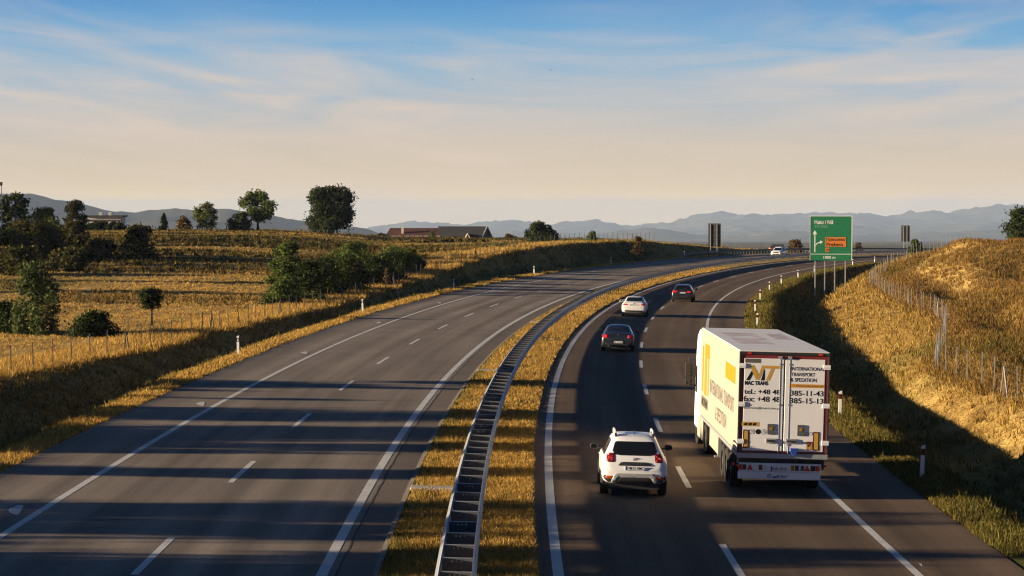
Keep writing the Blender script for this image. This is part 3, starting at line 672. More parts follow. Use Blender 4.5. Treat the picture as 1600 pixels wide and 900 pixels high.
def car(label, cat, group, st, paint, kind):
    root = empty('parked_car' if False else 'car'); tag(root, label, cat, group)
    body = loft_body('body', st, paint, root); B = bvh_of(body); L = st[-1][0]
    rw = .34 if kind == 'suv' else .315; yr, yf = (.86, 3.5) if kind == 'suv' else (1.0, 3.72)
    W = max(q[4] for q in st)
    for y in (yr, yf):
        for side, fr in ((-1, 'left'), (1, 'right')):
            arc = [(y + (rw + .065) * math.cos(a), rw + (rw + .065) * math.sin(a)) for a in np.linspace(R(-12), R(192), 15)]
            patch('wheel_arch', arc, fr, B, M['black_plastic'], root, off=.003)
            add_wheel(root, side * (W - .105), y, rw, .225, side)
    if kind == 'suv':
        win = [(-.56, 1.16), (-.4, 1.135), (.4, 1.135), (.56, 1.16), (.615, 1.26), (.555, 1.47), (.5, 1.50), (-.5, 1.50), (-.555, 1.47), (-.615, 1.26)]
        side_w = [[(.62, 1.10), (1.30, 1.09), (1.34, 1.50), (.95, 1.50)], [(1.40, 1.09), (2.62, 1.07), (2.3, 1.47), (1.44, 1.51)]]
        ws = [(-.62, 1.14), (.62, 1.14), (.5, 1.52), (-.5, 1.52)]
    elif kind == 'sedan':
        win = [(-.60, 1.11), (.60, 1.11), (.535, 1.335), (.5, 1.36), (-.5, 1.36), (-.535, 1.335)]
        side_w = [[(.85, .99), (1.75, .98), (1.8, 1.33), (1.3, 1.31)], [(1.85, .98), (2.85, .96), (2.4, 1.30), (1.9, 1.33)]]
        ws = [(-.62, 1.04), (.62, 1.04), (.52, 1.36), (-.52, 1.36)]
    else:
        win = [(-.60, 1.06), (.60, 1.06), (.62, 1.12), (.54, 1.33), (.5, 1.35), (-.5, 1.35), (-.54, 1.33), (-.62, 1.12)]
        side_w = [[(.75, .99), (1.75, .98), (1.8, 1.35), (1.0, 1.33)], [(1.85, .98), (2.9, .96), (2.4, 1.31), (1.9, 1.35)]]
        ws = [(-.62, 1.04), (.62, 1.04), (.52, 1.36), (-.52, 1.36)]
    patch('rear_window', win, 'rear', B, M['glass'], root)
    patch('windscreen', ws, 'front', B, M['glass'], root)
    for fr in ('left', 'right'):
        for w in side_w: patch('side_window', w, fr, B, M['glass'], root)
    for side in (-1, 1):
        mx = {'suv': (.955, 2.72, 1.14), 'sedan': (.95, 2.75, 1.03), 'estate': (.95, 2.8, 1.03)}[kind]
        add_mirror(root, side * mx[0], mx[1], mx[2], side, paint if kind != 'suv' else M['black_plastic'], 1.0)
        hl = [(.5, .66), (.74, .70), (.76, .80), (.52, .80)] if kind != 'suv' else [(.46, .78), (.74, .80), (.76, .93), (.5, .92)]
        hl = [(side * a, z) for a, z in hl]; patch('headlight', hl if side > 0 else hl[::-1], 'front', B, M['clear_lens'], root, off=.01)
        for y in (1.75, 2.5):
            mb = MB(); mb.box(-.012, .012, -.1, .1, -.018, .018); mb.build('door_handle', paint, root, bevel=.008, loc=(side * (W + .012), y, .88 if kind != 'suv' else .97))
    patch('grille', [(-.42, .60), (.42, .60), (.44, .74), (-.44, .74)] if kind != 'suv' else [(-.42, .70), (.42, .70), (.44, .88), (-.44, .88)], 'front', B, M['black_plastic'], root)
    return root, body, B

# white SUV, nearest
suv, body, B = car('white SUV with roof rails in the fast lane, nearest car to the camera', 'car', None, SUV, M['white_paint'], 'suv')
for side in (-1, 1):
    o = [(side * a, z) for a, z in rrect(.555, .785, .955, 1.195, .05)]
    tl = patch('tail_light', o if side > 0 else o[::-1], 'rear', B, M['dark_red_lens'], suv, off=.012)
    for q in ([(.60, 1.14), (.67, 1.075), (.67, 1.05), (.58, 1.13)], [(.60, .985), (.58, 1.0), (.655, 1.075), (.68, 1.07)], [(.66, 1.06), (.76, 1.13), (.775, 1.11), (.68, 1.05)], [(.68, 1.09), (.775, 1.02), (.755, 1.0), (.66, 1.07)]):
        q = [(side * a, z) for a, z in q]; patch('light_bar', q if side > 0 else q[::-1], 'rear', B, M['red_lens'], tl, off=.018, cuts=1)
    o = [(side * a, z) for a, z in rrect(.60, .80, .50, .58, .03)]; patch('reflector', o if side > 0 else o[::-1], 'rear', B, M['orange_lens'], suv, off=.014)
    mb = MB(); mb.tube([(side * .52, .95, 1.60), (side * .525, 1.02, 1.72), (side * .53, 1.6, 1.735), (side * .53, 2.2, 1.71), (side * .53, 2.3, 1.60)], .028, 8); mb.build('roof_rail', M['white_paint'], suv, smooth=True)
    mb = MB(); mb.box(side * .52 - .03, side * .52 + .03, .70, .96, 1.60, 1.69); mb.build('rail_foot', M['black_plastic'], suv, bevel=.01)
skid = [(-.78, .42), (-.60, .42), (-.50, .50), (.50, .50), (.60, .42), (.78, .42), (.56, .645), (.4, .655), (-.4, .655), (-.56, .645)]
patch('skid_plate', [(-.66, .40), (-.55, .40), (-.44, .54), (.44, .54), (.55, .40), (.66, .40), (.56, .63), (.5, .655), (-.5, .655), (-.56, .63)], 'rear', B, M['grey_plastic'], suv, off=.02)
patch('lower_bumper', [(-.54, .375), (.54, .375), (.43, .535), (-.43, .535)], 'rear', B, M['black_plastic'], suv, off=.012)
for side in (-1, 1):
    o = [(side * a, z) for a, z in [(.58, .40), (.86, .40), (.885, .60), (.82, .60), (.80, .49), (.60, .49)]]; patch('bumper_corner', o if side > 0 else o[::-1], 'rear', B, M['black_plastic'], suv, off=.008)
gar = patch('tailgate_trim', [(-.47, .87), (.47, .87), (.38, .955), (.30, .965), (-.30, .965), (-.38, .955)], 'rear', B, M['black_plastic'], suv, off=.02)
yg = B.ray_cast(Vector((0, -3, .915)), Vector((0, 1, 0)))[0].y - .024
mb = MB(); add_text(mb, 'D U S T E R', -.30, .30, .895, .935, yg - .03, 0, .02); mb.build('lettering', M['chrome'], gar)
yg = B.ray_cast(Vector((0, -3, 1.04)), Vector((0, 1, 0)))[0].y
mb = MB()
for z in (1.005, 1.035, 1.065): mb.box(-.05, .05, yg - .022, yg + .03, z, z + .013)
mb.build('emblem', M['black_plastic'], suv)
number_plate(suv, 'TM 21 DMC', .80, B.ray_cast(Vector((0, -3, .80)), Vector((0, 1, 0)))[0].y - .02)
mb = MB(); mb.tube([(0, .9, 1.66), (0, .84, 1.80)], [.012, .005], 6); mb.build('antenna', M['black_plastic'], suv)
mb = MB(); mb.tube([(-.02, .3, 1.20), (.0, .26, 1.155), (.0, .30, 1.20)], .012, 5); mb.build('wiper', M['black_plastic'], suv)
mb = MB(); mb.box(-.7, .7, .25, 3.9, .20, .36); mb.build('chassis', M['black_plastic'], suv)
place_car(suv, 70.4, 4.84)

def rear_dress(root, B, z_l, z_h, xo, xi, plate, pz, dark_lens=False, bump=None, ptext='light'):
    for side in (-1, 1):
        o = [(side * a, z) for a, z in ((xi, z_l + .02), (xo - .02, z_l), (xo, z_h - .03), (xo - .05, z_h), (xi, z_h - .03))]
        patch('tail_light', o if side > 0 else o[::-1], 'rear', B, M['red_lens'], root, off=.012)
    number_plate(root, plate, pz, B.ray_cast(Vector((0, -3, pz)), Vector((0, 1, 0)))[0].y - .015)
    patch('lower_bumper', [(-.62, .36), (.62, .36), (.66, .47), (-.66, .47)], 'rear', B, M['black_plastic'], root, off=.012)
    mb = MB(); mb.box(-.7, .7, .25, 4.2, .17, .32); mb.build('chassis', M['black_plastic'], root)
    yg = B.ray_cast(Vector((0, -3, .93)), Vector((0, 1, 0)))[0].y
    mb = MB(); mb.lathe_x([(0, .001), (0, .045), (.012, .04), (.012, .001)], 0, 0, 0, 12)
    e = mb.build('emblem', M['chrome'], root, loc=(0, yg - .006, .955)); e.rotation_euler = (0, 0, R(-90))
dark, body, B = car('dark grey sedan with white number plate, in the fast lane behind the white sedan', 'car', None, SEDAN, M['dark_paint'], 'sedan')
rear_dress(dark, B, .76, .97, .84, .55, 'SK 412 AB', .55)
for side in (-1, 1):
    mb = MB(); mb.tube([(side * .5, .12, .33), (side * .5, .03, .33)], .035, 10); mb.build('exhaust_tip', M['chrome'], dark)
place_car(dark, 141.2, 5.3 - .05)
white, body, B = car('pearl white sedan in the fast lane between the dark sedan and the black estate', 'car', None, SEDAN, M['pearl_paint'], 'sedan')
rear_dress(white, B, .83, .96, .82, .48, 'NI 073 KT', .86)
patch('shade_strip', [(-.53, 1.33), (.53, 1.33), (.50, 1.375), (-.50, 1.375)], 'rear', B, M['black_plastic'], white, off=.02)
place_car(white, 186.5, 5.1)
blk, body, B = car('black estate car with silver roof rails, farthest of the cars driving away', 'car', None, ESTATE, M['black_paint'], 'estate')
rear_dress(blk, B, .80, .98, .85, .40, 'BG 954 ZR', .80)
for side in (-1, 1):
    mb = MB(); mb.tube([(side * .50, .9, 1.40), (side * .515, .98, 1.475), (side * .53, 1.6, 1.49), (side * .52, 2.4, 1.46), (side * .5, 2.5, 1.40)], .02, 6); mb.build('roof_rail', M['chrome'], blk, smooth=True)
place_car(blk, 217, 7.55)
onc, body, B = car('white car coming the other way on the far left carriageway', 'car', None, SUV, M['white_paint'], 'suv')
for side in (-1, 1):
    o = [(side * a, z) for a, z in rrect(.555, .785, .955, 1.195, .05)]; patch('tail_light', o if side > 0 else o[::-1], 'rear', B, M['red_lens'], onc, off=.012)
patch('front_bumper', [(-.6, .42), (.6, .42), (.55, .58), (-.55, .58)], 'front', B, M['black_plastic'], onc, off=.012)
mb = MB(); mb.box(-.26, .26, 4.36, 4.375, .62, .72); mb.build('number_plate', M['plate'], onc)
place_car(onc, 402, -4.3); onc.rotation_euler = (0, -CROSS, math.pi - head(402)); onc.location = P3(404, -4.3)

# ------------------------------------------------------------------ articulated lorry
tr = empty('lorry'); tag(tr, 'white articulated box lorry with gold and black lettering on its rear doors', 'lorry')
TW, TL, TZ0, TZ1 = 1.275, 13.6, 1.18, 4.04
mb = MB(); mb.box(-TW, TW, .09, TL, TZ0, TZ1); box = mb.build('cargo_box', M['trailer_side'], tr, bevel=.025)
mb = MB(); mb.box(-TW + .02, TW - .02, .1, TL - .02, TZ1 - .004, TZ1 + .012); roof = mb.build('roof', M['trailer_white'], tr)
mb = MB()
W, F = text_geo('MAC TRANS', 0, 7.5, 0, 1.1, bold=.02)
mb.add([(-.95 + b, 10.5 - a * .9, TZ1 + .015) for a, b in W], F); W, F = text_geo('TRANSPORT', 0, 4.2, 0, .55, bold=.02)
mb.add([(.45 + b, 10.5 - a * .9, TZ1 + .015) for a, b in W], F); mb.build('roof_lettering', M['pale_red_ink'], roof)
# rear portal: dark outer frame, red inner frame
mb = MB(); fr = .05
mb.box(-TW, -TW + fr, 0, .09, TZ0, TZ1 - .10); mb.box(TW - fr, TW, 0, .09, TZ0, TZ1 - .10); mb.box(-TW, TW, 0, .09, TZ1 - .10, TZ1 - .015); mb.build('rear_frame', M['black_plastic'], tr, bevel=.008)
mb = MB(); a = TW - fr
mb.box(-a, -a + .085, .02, .09, TZ0 + .06, TZ1 - .19); mb.box(a - .085, a, .02, .09, TZ0 + .06, TZ1 - .19); mb.box(-a, a, .02, .09, TZ1 - .19, TZ1 - .10); mb.box(-a, a, .02, .09, TZ0, TZ0 + .06); mb.build('door_surround', M['red_frame'], tr)
def uz(xx, yy): return ((1140 + xx / 4.09 - 1221.6) / 55.7, 7.9 - ((540 + yy / 4.09) - 322.3) / 55.7 + .19)
def urect(x0, y0, x1, y1):
    a = uz(x0, y1); b = uz(x1, y0); return a[0], b[0], a[1], b[1]
DY = .012
doors = []
for side in (-1, 1):
    mb = MB(); x0, x1 = (-a + .088, -.02) if side < 0 else (.02, a - .088)
    mb.box(x0, x1, DY, .088, TZ0 + .065, TZ1 - .195); d = mb.build('rear_door', M['trailer_white'], tr, bevel=.012); doors.append(d)
    mb = MB(); xr = side * .125
    if side < 0: xr = uz(305, 0)[0]
    else: xr = uz(367, 0)[0]
    mb.tube([(xr, DY + .003, TZ0 - .07), (xr, DY + .003, TZ1 - .13)], .011, 8)
    for z in (TZ0 + .25, 2.55, TZ1 - .35): mb.box(xr - .025, xr + .025, DY - .012, DY - .001, z - .025, z + .025)
    mb.box(xr - .05, xr + .05, -.02, .02, TZ1 - .20, TZ1 - .12); mb.box(xr - .045, xr + .045, -.02, .02, TZ0 - .09, TZ0 - .02)
    mb.build('locking_bar', M['galv'], d)
    x0, x1, z0, z1 = urect(225, 618, 290, 588) if side < 0 else urect(353, 620, 420, 588)
    x0, x1, z0, z1 = (*((225, 290) if side < 0 else (353, 420)), 0, 0); p0 = uz(x0, 618); p1 = uz(x1, 588)
    mb = MB(); mb.box(p0[0], p1[0], DY - .03, DY - .001, p0[1], p1[1]); mb.box(p0[0] + .03, p1[0] - .03, DY - .06, DY - .031, p0[1] + .04, p1[1] - .04, 1); mb.build('door_handle', [M['galv'], M['black_plastic']], d, bevel=.006)
    q = (233, 495, 282, 562) if side < 0 else (425, 497, 473, 567); p0 = uz(q[0], q[3]); p1 = uz(q[2], q[1])
    mb = MB(); mb.box(p0[0], p1[0], DY - .02, DY - .001, p0[1], p1[1]); mb.box(p0[0] + .07, p1[0] - .07, DY - .026, DY - .021, p0[1] + .13, p1[1] - .09, 1); mb.build('vent_plate', [M['galv_dull'], M['yellow_ink']], d, bevel=.005)
    for zc in (uz(0, 125)[1], uz(0, 372)[1], uz(0, 610)[1]):
        mb = MB(); xa, xb = (-TW - .015, -a + .13) if side < 0 else (a - .13, TW + .015); mb.box(xa, xb, -.012, .018, zc - .065, zc + .065); mb.box(xa, xb, -.02, -.013, zc - .02, zc + .02); mb.build('hinge', M['trailer_white'], d, bevel=.005)
    # yellow and red conspicuity plates
    q = (78, 535, 117, 655) if side < 0 else (527, 540, 568, 660); p0 = uz(q[0], q[3]); p1 = uz(q[2], q[1])
    mb = MB(); mb.box(p0[0], p1[0], DY - .006, DY - .001, p0[1], p1[1]); mb.box(p0[0] + .035, p1[0] - .035, DY - .009, DY - .0065, p0[1] + .035, p1[1] - .035, 1); mb.build('marker_plate', [M['reflector_red'], M['gold_ink']], d)
L_, R_ = doors
inks = [M['black_ink'], M['gold_ink'], M['orange_ink'], M['dim_ink'], M['trailer_white'], M['red_frame']]
YT = DY - .0025
mb = MB()
def poly(pts, m): mb.add([(uz(*p)[0], YT, uz(*p)[1]) for p in pts], [tuple(range(len(pts)))], m)
poly([(88, 218), (112, 218), (132, 178), (122, 158)], 0); poly([(112, 128), (136, 120), (166, 176), (158, 214), (150, 214)], 1)
poly([(158, 214), (188, 122), (316, 122), (316, 141), (204, 141), (172, 214)], 1); poly([(182, 218), (207, 218), (207, 146), (203, 150)], 0)
poly([(214, 218), (238, 218), (268, 142), (246, 142)], 1)
mb.build('logo', inks, L_); mb = MB()
def tx(body, q, m=0, bold=.015):
    p0 = uz(q[0], q[3]); p1 = uz(q[2], q[1]); add_text(mb, body, p0[0], p1[0], p0[1], p1[1], YT, m, bold)
tx('MAC TRANS', (80, 222, 230, 249), 0, .04); mb.build('name_lettering', inks, L_); mb = MB(); tx('tel.: +48 48', (78, 275, 308, 306)); mb.build('phone_lettering', inks, L_); mb = MB(); tx('fax: +48 48', (74, 320, 308, 355)); mb.build('phone_lettering', inks, L_); mb = MB(); tx('mactrans@mactrans.pl', (72, 386, 310, 406), 0, 0)
mb.build('address_lettering', inks, L_); mb = MB()
p0 = uz(80, 106); p1 = uz(178, 80); mb.box(p0[0], p1[0], YT - .001, YT, p0[1], p1[1], 3); mb.build('door_sticker', inks, L_); mb = MB()
p0 = uz(68, 513); p1 = uz(180, 485); mb.box(p0[0], p1[0], YT, YT + .001, p0[1], p1[1], 1)
YT2 = YT; YT = YT - .002
[poly([(q, 507), (q + 20, 507), (q + 24, 491), (q + 5, 491)], 0) for q in (82, 110, 138)]; mb.build('door_sticker', inks, L_); mb = MB(); YT = YT2
def disc(c, r, m, y, rim=None):
    u, z = uz(*c); rr = r / 4.09 / 55.7
    mb.add([(u + rr * math.cos(2 * math.pi * k / 16), y, z + rr * math.sin(2 * math.pi * k / 16)) for k in range(16)], [tuple(range(16))], m)
for c in ((137, 547), (210, 547)): disc(c, 17, 0, YT); disc(c, 14.5, 4, YT - .001); 
disc((175, 547), 17, 0, YT)
YT -= .002; tx('70', (129, 539, 146, 555), 0, 0); tx('70', (202, 539, 219, 555), 0, 0); YT += .002
mb.build('door_sticker', inks, L_)
mb = MB()
tx('INTERNATIONAL', (376, 126, 592, 149), 0, .01); tx('TRANSPORT', (376, 162, 529, 186), 0, .01); tx('& SPEDITION', (372, 197, 540, 221), 0, .01)
p0 = uz(371, 258); p1 = uz(590, 236); mb.box(p0[0], p1[0], YT, YT + .001, p0[1], p1[1], 2); YT -= .002; tx('www.mactrans.pl', (405, 240, 580, 255), 3, 0); YT += .002
mb.build('service_lettering', inks, R_); mb = MB(); tx('385-11-43', (374, 277, 586, 311)); mb.build('phone_lettering', inks, R_); mb = MB(); tx('385-15-13', (372, 325, 586, 360)); mb.build('phone_lettering', inks, R_); mb = MB()
for c in ((487, 552), (513, 552)): disc(c, 11, 0, YT); disc(c, 8.5, 4, YT - .001)
mb.build('door_sticker', inks, R_); mb = MB()
p0 = uz(487, 655); p1 = uz(524, 603); mb.box(p0[0], p1[0], YT, YT + .001, p0[1], p1[1], 5)
YT -= .002; poly([(491, 651), (491, 610), (512, 632), (521, 610), (521, 651)], 1); poly([(494, 640), (494, 616), (510, 632)], 0); YT += .002
mb.build('door_sticker', inks, R_)
# blue box on the sill, sill, bumper and light bar
mb = MB(); p0 = uz(383, 697); p1 = uz(430, 647)
mb.prism_y([(p0[0], p1[1]), (p0[0], p1[1] - .09), (p0[0] + .06, p0[1]), (p1[0] - .06, p0[1]), (p1[0], p1[1] - .09), (p1[0], p1[1])], -.10, .018)
mb.build('blue_step', plain('blue_plastic', (.02, .06, .30), .5), tr, bevel=.01)
mb = MB(); mb.box(-TW, TW, -.03, .09, TZ0 - .14, TZ0 - .003); mb.build('sill', M['galv'], tr, bevel=.008)
z0, z1 = uz(0, 800)[1], uz(0, 746)[1]
mb = MB(); mb.box(-1.21, 1.10, -.03, .06, z0, z1); bar = mb.build('light_bar', M['plate'], tr, bevel=.01)
def lamp(x0, x1, mat, nm='rear_lamp', zz0=.04, zz1=.05):
    mb = MB(); mb.box(uz(x0, 0)[0], uz(x1, 0)[0], -.045, -.031, z0 + zz0, z1 - zz1); return mb.build(nm, mat, bar, bevel=.006)
lamp(50, 78, M['red_lens']); lamp(80, 104, M['black_plastic'], 'lamp_housing'); lamp(184, 208, M['dark_red_lens']); lamp(218, 240, M['clear_lens']); lamp(390, 412, M['yellow_ink'], 'sticker'); lamp(416, 440, M['black_plastic'], 'lamp_housing'); lamp(452, 474, M['galv_dull'], 'lamp_housing'); lamp(516, 546, M['black_plastic'], 'lamp_housing'); lamp(548, 574, M['red_lens'])
for xc in (128, 493):
    u = uz(xc, 0)[0]; mb = MB(); mb.prism_y([(u - .085, z0 + .04), (u + .085, z0 + .04), (u, z1 - .03)], -.045, -.031); mb.build('reflector', M['red_lens'], bar)
mb = MB(); p0 = uz(262, 795); p1 = uz(370, 768); mb.box(p0[0], p1[0], -.05, -.031, p0[1], p1[1]); pl = mb.build('number_plate', M['plate'], bar)
mb = MB(); add_text(mb, 'WR 4525P', p0[0] + .05, p1[0] - .02, p0[1] + .02, p1[1] - .02, -.053, 0, .02); mb.box(p0[0], p0[0] + .045, -.053, -.051, p0[1], p1[1], 1); mb.build('lettering', [M['black_ink'], M['blue_ink']], pl)
zb0, zb1 = uz(0, 850)[1], uz(0, 801)[1]
mb = MB(); mb.box(-1.24, 1.085, -.02, .05, zb0, zb1); brd = mb.build('underrun_bar', M['trailer_white'], tr, bevel=.012)
mb = MB(); p0 = uz(274, 842); p1 = uz(374, 822); add_text(mb, 'aeRONY', p0[0], p1[0], p0[1], p1[1], -.0225, 0, .03, .3)
u, z = uz(252, 828); mb.tube([(u + .055 * math.cos(k), -.0225, z + .055 * math.sin(k)) for k in np.linspace(0, 2 * math.pi, 15)], .008, 4); mb.box(u - .008, u + .008, -.0235, -.0205, z - .04, z + .04); mb.build('lettering', M['blue_ink'], brd)
mb = MB(); mb.box(-1.15, 1.15, .1, 13.0, .98, 1.16); mb.box(-.5, -.38, .06, 9, .45, 1.02); mb.box(.38, .5, .06, 9, .45, 1.02); mb.box(-1.2, 1.2, .2, .9, .72, .98); mb.build('chassis', M['black_plastic'], tr)
for side in (-1, 1):
    for yy, nm in ((2.2, ''), (3.5, ''), (4.8, '')):
        for xo in (1.10,): add_wheel(tr, side * xo, yy, .5, .34, side, 28)
    mb = MB(); mb.box(side * 1.25 - .02, side * 1.25 + .02, 6.3, 9.4, .52, 1.12); mb.build('side_panel', M['trailer_side'], tr, bevel=.01)
    mb = MB(); mb.box(side * 1.26 - .02, side * 1.26 + .02, .2, 13.3, TZ0 - .10, TZ0 - .005); mb.build('side_rail', M['galv'], tr)
    mb = MB(); mb.box(side * 1.22 - .05, side * 1.22 + .05, 1.5, 5.5, 1.03, 1.07); mb.box(side * 1.22 - .05, side * 1.22 + .05, 1.46, 1.5, .55, 1.07); mb.build('mudguard', M['black_plastic'], tr)
    mb = MB(); mb.box(side * .9 - .06, side * .9 + .06, 9.9, 10.05, .12, 1.1); mb.box(side * .9 - .15, side * .9 + .15, 9.85, 10.1, .08, .13); mb.build('landing_leg', M['galv'], tr)
    mb = MB(); xm = 1.21 if side > 0 else -1.36; mb.tube([(side * 1.12, .10, .86), (xm, .04, .86)], .02, 6); mb.box(xm - .035, xm + .035, -.01, .05, .82, .90, 1); mb.build('marker_lamp', [M['black_plastic'], M['red_lens']], tr)
    mb = MB(); mb.box(side * 1.0 - .06, side * 1.0 + .06, -.012, .0, TZ1 - .085, TZ1 - .035); mb.build('marker_lamp', M['red_lens'], tr)
# paintwork on the sunlit side
mb = MB(); XS = -TW - .004
def sq(y0, y1, z0, z1, m): mb.add([(XS, y0, z0), (XS, y1, z0), (XS, y1, z1), (XS, y0, z1)], [(0, 1, 2, 3)], m)
sq(1.1, 4.3, 3.02, 3.50, 0); sq(10.1, 11.9, 3.18, 3.62, 0); sq(11.0, 11.9, 1.95, 3.17, 0); sq(12.35, 12.9, 2.0, 3.5, 0); sq(10.2, 10.6, 2.0, 3.17, 0)
add_text_side(mb, 'INTERNATIONAL TRANSPORT', 1.3, 9.6, 2.18, 2.62, XS, 1, .01); add_text_side(mb, '& SPEDITION', 3.6, 7.4, 1.50, 1.94, XS, 1, .01)
mb.add([(XS, 10.4, 1.52), (XS, 12.9, 1.52), (XS, 12.9, 1.86), (XS, 10.4, 1.86)], [(0, 1, 2, 3)], 2); add_text_side(mb, 'MAC TRANS', 10.5, 12.8, 1.58, 1.80, XS - .002, 3, .02)
mb.build('side_lettering', [M['yellow_ink'], M['dim_ink'], M['dim_ink'], M['black_ink']], box)
# tractor unit
cab = [(14.0, .55), (16.2, .55), (16.28, 1.2), (16.2, 2.3), (15.95, 3.2), (15.6, 3.75), (14.9, 3.95), (14.05, 3.95)]
mb = MB(); mb.prism_x(cab, -1.24, 1.24); cb = mb.build('cab', M['trailer_white'], tr, bevel=.08)
mb = MB(); mb.prism_x([(15.35, 1.75), (16.0, 1.75), (15.85, 2.65), (15.35, 2.65)], -1.25, -1.235); mb.build('side_window', M['glass'], cb); mb = MB(); mb.prism_x([(15.35, 1.75), (16.0, 1.75), (15.85, 2.65), (15.35, 2.65)], 1.235, 1.25); mb.build('side_window', M['glass'], cb)
mb = MB(); mb.add([(-1.1, 16.262, 1.75), (1.1, 16.262, 1.75), (1.05, 16.0, 3.0), (-1.05, 16.0, 3.0), (-1.1, 16.3, 1.75), (1.1, 16.3, 1.75), (1.05, 16.06, 3.0), (-1.05, 16.06, 3.0)], [(0, 1, 2, 3), (4, 7, 6, 5), (0, 4, 5, 1), (2, 6, 7, 3), (0, 3, 7, 4), (1, 5, 6, 2)]); mb.build('windscreen', M['glass'], cb)
for side in (-1, 1):
    mb = MB(); mb.box(side * 1.50 - .12, side * 1.50 + .12, 15.9, 16.06, 2.25, 2.75); mb.box(side * 1.50 - .11, side * 1.50 + .11, 15.9, 16.06, 1.98, 2.2); mb.tube([(side * 1.22, 16.0, 2.85), (side * 1.5, 16.0, 2.85), (side * 1.5, 16.0, 2.7)], .03, 6); mb.tube([(side * 1.22, 16.0, 1.95), (side * 1.48, 16.0, 1.97)], .03, 6)
    mr_ = mb.build('mirror', M['black_plastic'], tr, bevel=.03)
    mb = MB(); mb.box(side * 1.50 - .09, side * 1.50 + .09, 15.892, 15.899, 2.29, 2.71); mb.box(side * 1.50 - .085, side * 1.50 + .085, 15.892, 15.899, 2.0, 2.18); mb.build('mirror_glass', M['glass'], mr_)
    for yy in (11.9, 15.4): add_wheel(tr, side * 1.06, yy, .5, .32, side, 28)
    mb = MB(); mb.box(side * 1.22 - .03, side * 1.22 + .03, 12.6, 14.7, .35, 1.05); mb.build('fuel_tank_panel', M['trailer_side'], tr, bevel=.03)
    mb = MB(); mb.box(side * 1.17 - .05, side * 1.17 + .05, 14.02, 14.1, 1.2, 3.9); mb.build('wind_deflector', M['trailer_white'], cb)
mb = MB(); mb.box(-1.0, 1.0, 11.2, 15.8, .4, 1.0); mb.build('tractor_chassis', M['black_plastic'], tr)
tp = P3(71.8, 9.03); tr.location = tp; tr.rotation_euler = (0, CROSS, R(.25))

# ------------------------------------------------------------------ road signs
gs = empty('direction_sign', P3(271, 19.1)); x, y = plan(271, 19.1); gz = float(terr(271, 19.1))
gs.location = (float(x), float(y), gz); gs.rotation_euler = (0, 0, -head(268) * .4)
tag(gs, 'big green motorway direction sign on four thin posts beside the right ditch', 'road sign')
D = float(y); PX = FPX / D
def gu(px, py): return ((px - 1298.) / PX, CAM_H - (py - HOR) / PX - gz)     # local coordinates of points of the sign
x0, zb = gu(1266, 407); x1, zt = gu(1330, 338)
mb = MB(); mb.box(x0, x1, 0, .06, zb, zt); pan = mb.build('panel', M['sign_green'], gs)
mb = MB(); e = .07
mb.box(x0 - .02, x1 + .02, -.02, .07, zt + .001, zt + e); mb.box(x0 - e * .6, x0 - .001, -.02, .07, zb, zt + e); mb.box(x1 + .001, x1 + e, -.02, .07, zb, zt + e)
zl = gu(0, 397)[1]; mb.box(x0 + .01, x1 - .01, -.012, -.001, zl - .03, zl + .03); mb.build('border', M['sign_white'], pan)
for px in (1273.5, 1288.5, 1304, 1320.5):
    mb = MB(); u = gu(px, 0)[0]; mb.box(u - .055, u + .055, .065, .17, -.5, zt - .2); mb.build('post', M['galv'], gs)
mb = MB()
def st_(body, a, b, c, d, m=0, bold=.0, y=-.004):
    p = gu(a, d); q = gu(b, c); add_text(mb, body, p[0], q[0], p[1], q[1], y, m, bold)
st_('Ниш / Niš', 1272.5, 1301.5, 343.5, 350.2, 0, .02); st_('E75 (E80)', 1273, 1293, 352, 357, 1, .0); st_('1000 m', 1286.5, 1305, 400, 404.2, 0, .02)
a0, a1 = gu(1272.2, 394), gu(1273.8, 364); mb.box(a0[0], a1[0], -.006, -.002, a0[1], a1[1]); t0 = gu(1269.5, 366); t1 = gu(1276.5, 366); t2 = gu(1273, 359.5); mb.add([(t0[0], -.004, t0[1]), (t1[0], -.004, t1[1]), (t2[0], -.004, t2[1])], [(0, 1, 2)])
pts = [gu(*q) for q in ((1273.4, 383.5), (1274.8, 380.8), (1276.8, 379.2), (1281.5, 377.8))]; pts2 = [gu(*q) for q in ((1281.5, 379.3), (1277.4, 380.6), (1275.7, 381.8), (1274.4, 384.2))]
mb.add([(p[0], -.004, p[1]) for p in pts + pts2], [(0, 1, 6, 7), (1, 2, 5, 6), (2, 3, 4, 5)]); q = [gu(*w) for w in ((1281, 375.6), (1285.6, 378), (1281, 381.4))]; mb.add([(p[0], -.004, p[1]) for p in q], [(0, 1, 2)])
mb.build('lettering', [M['sign_white'], M['sign_faded']], pan)
mb = MB(); p, q = gu(1289.5, 385.5), gu(1321.5, 370.5); mb.box(p[0], q[0], -.02, -.001, p[1], q[1]); op = mb.build('town_plate', M['sign_orange'], pan)
mb = MB(); st_('Прешево', 1291, 1320, 371.6, 377.6, 0, .025, -.022); st_('Preševo', 1291, 1317, 379, 384.8, 0, .025, -.022); mb.build('lettering', M['black_ink'], op)
mb = MB(); p, q = gu(1289.5, 393.5), gu(1295.5, 387); mb.box(p[0], q[0], -.012, -.001, p[1], q[1]); ip = mb.build('exit_plate', M['sign_orange'], pan)
mb = MB(); st_('A1', 1290.6, 1294.4, 388, 392.4, 0, .03, -.014); mb.build('lettering', M['black_ink'], ip)
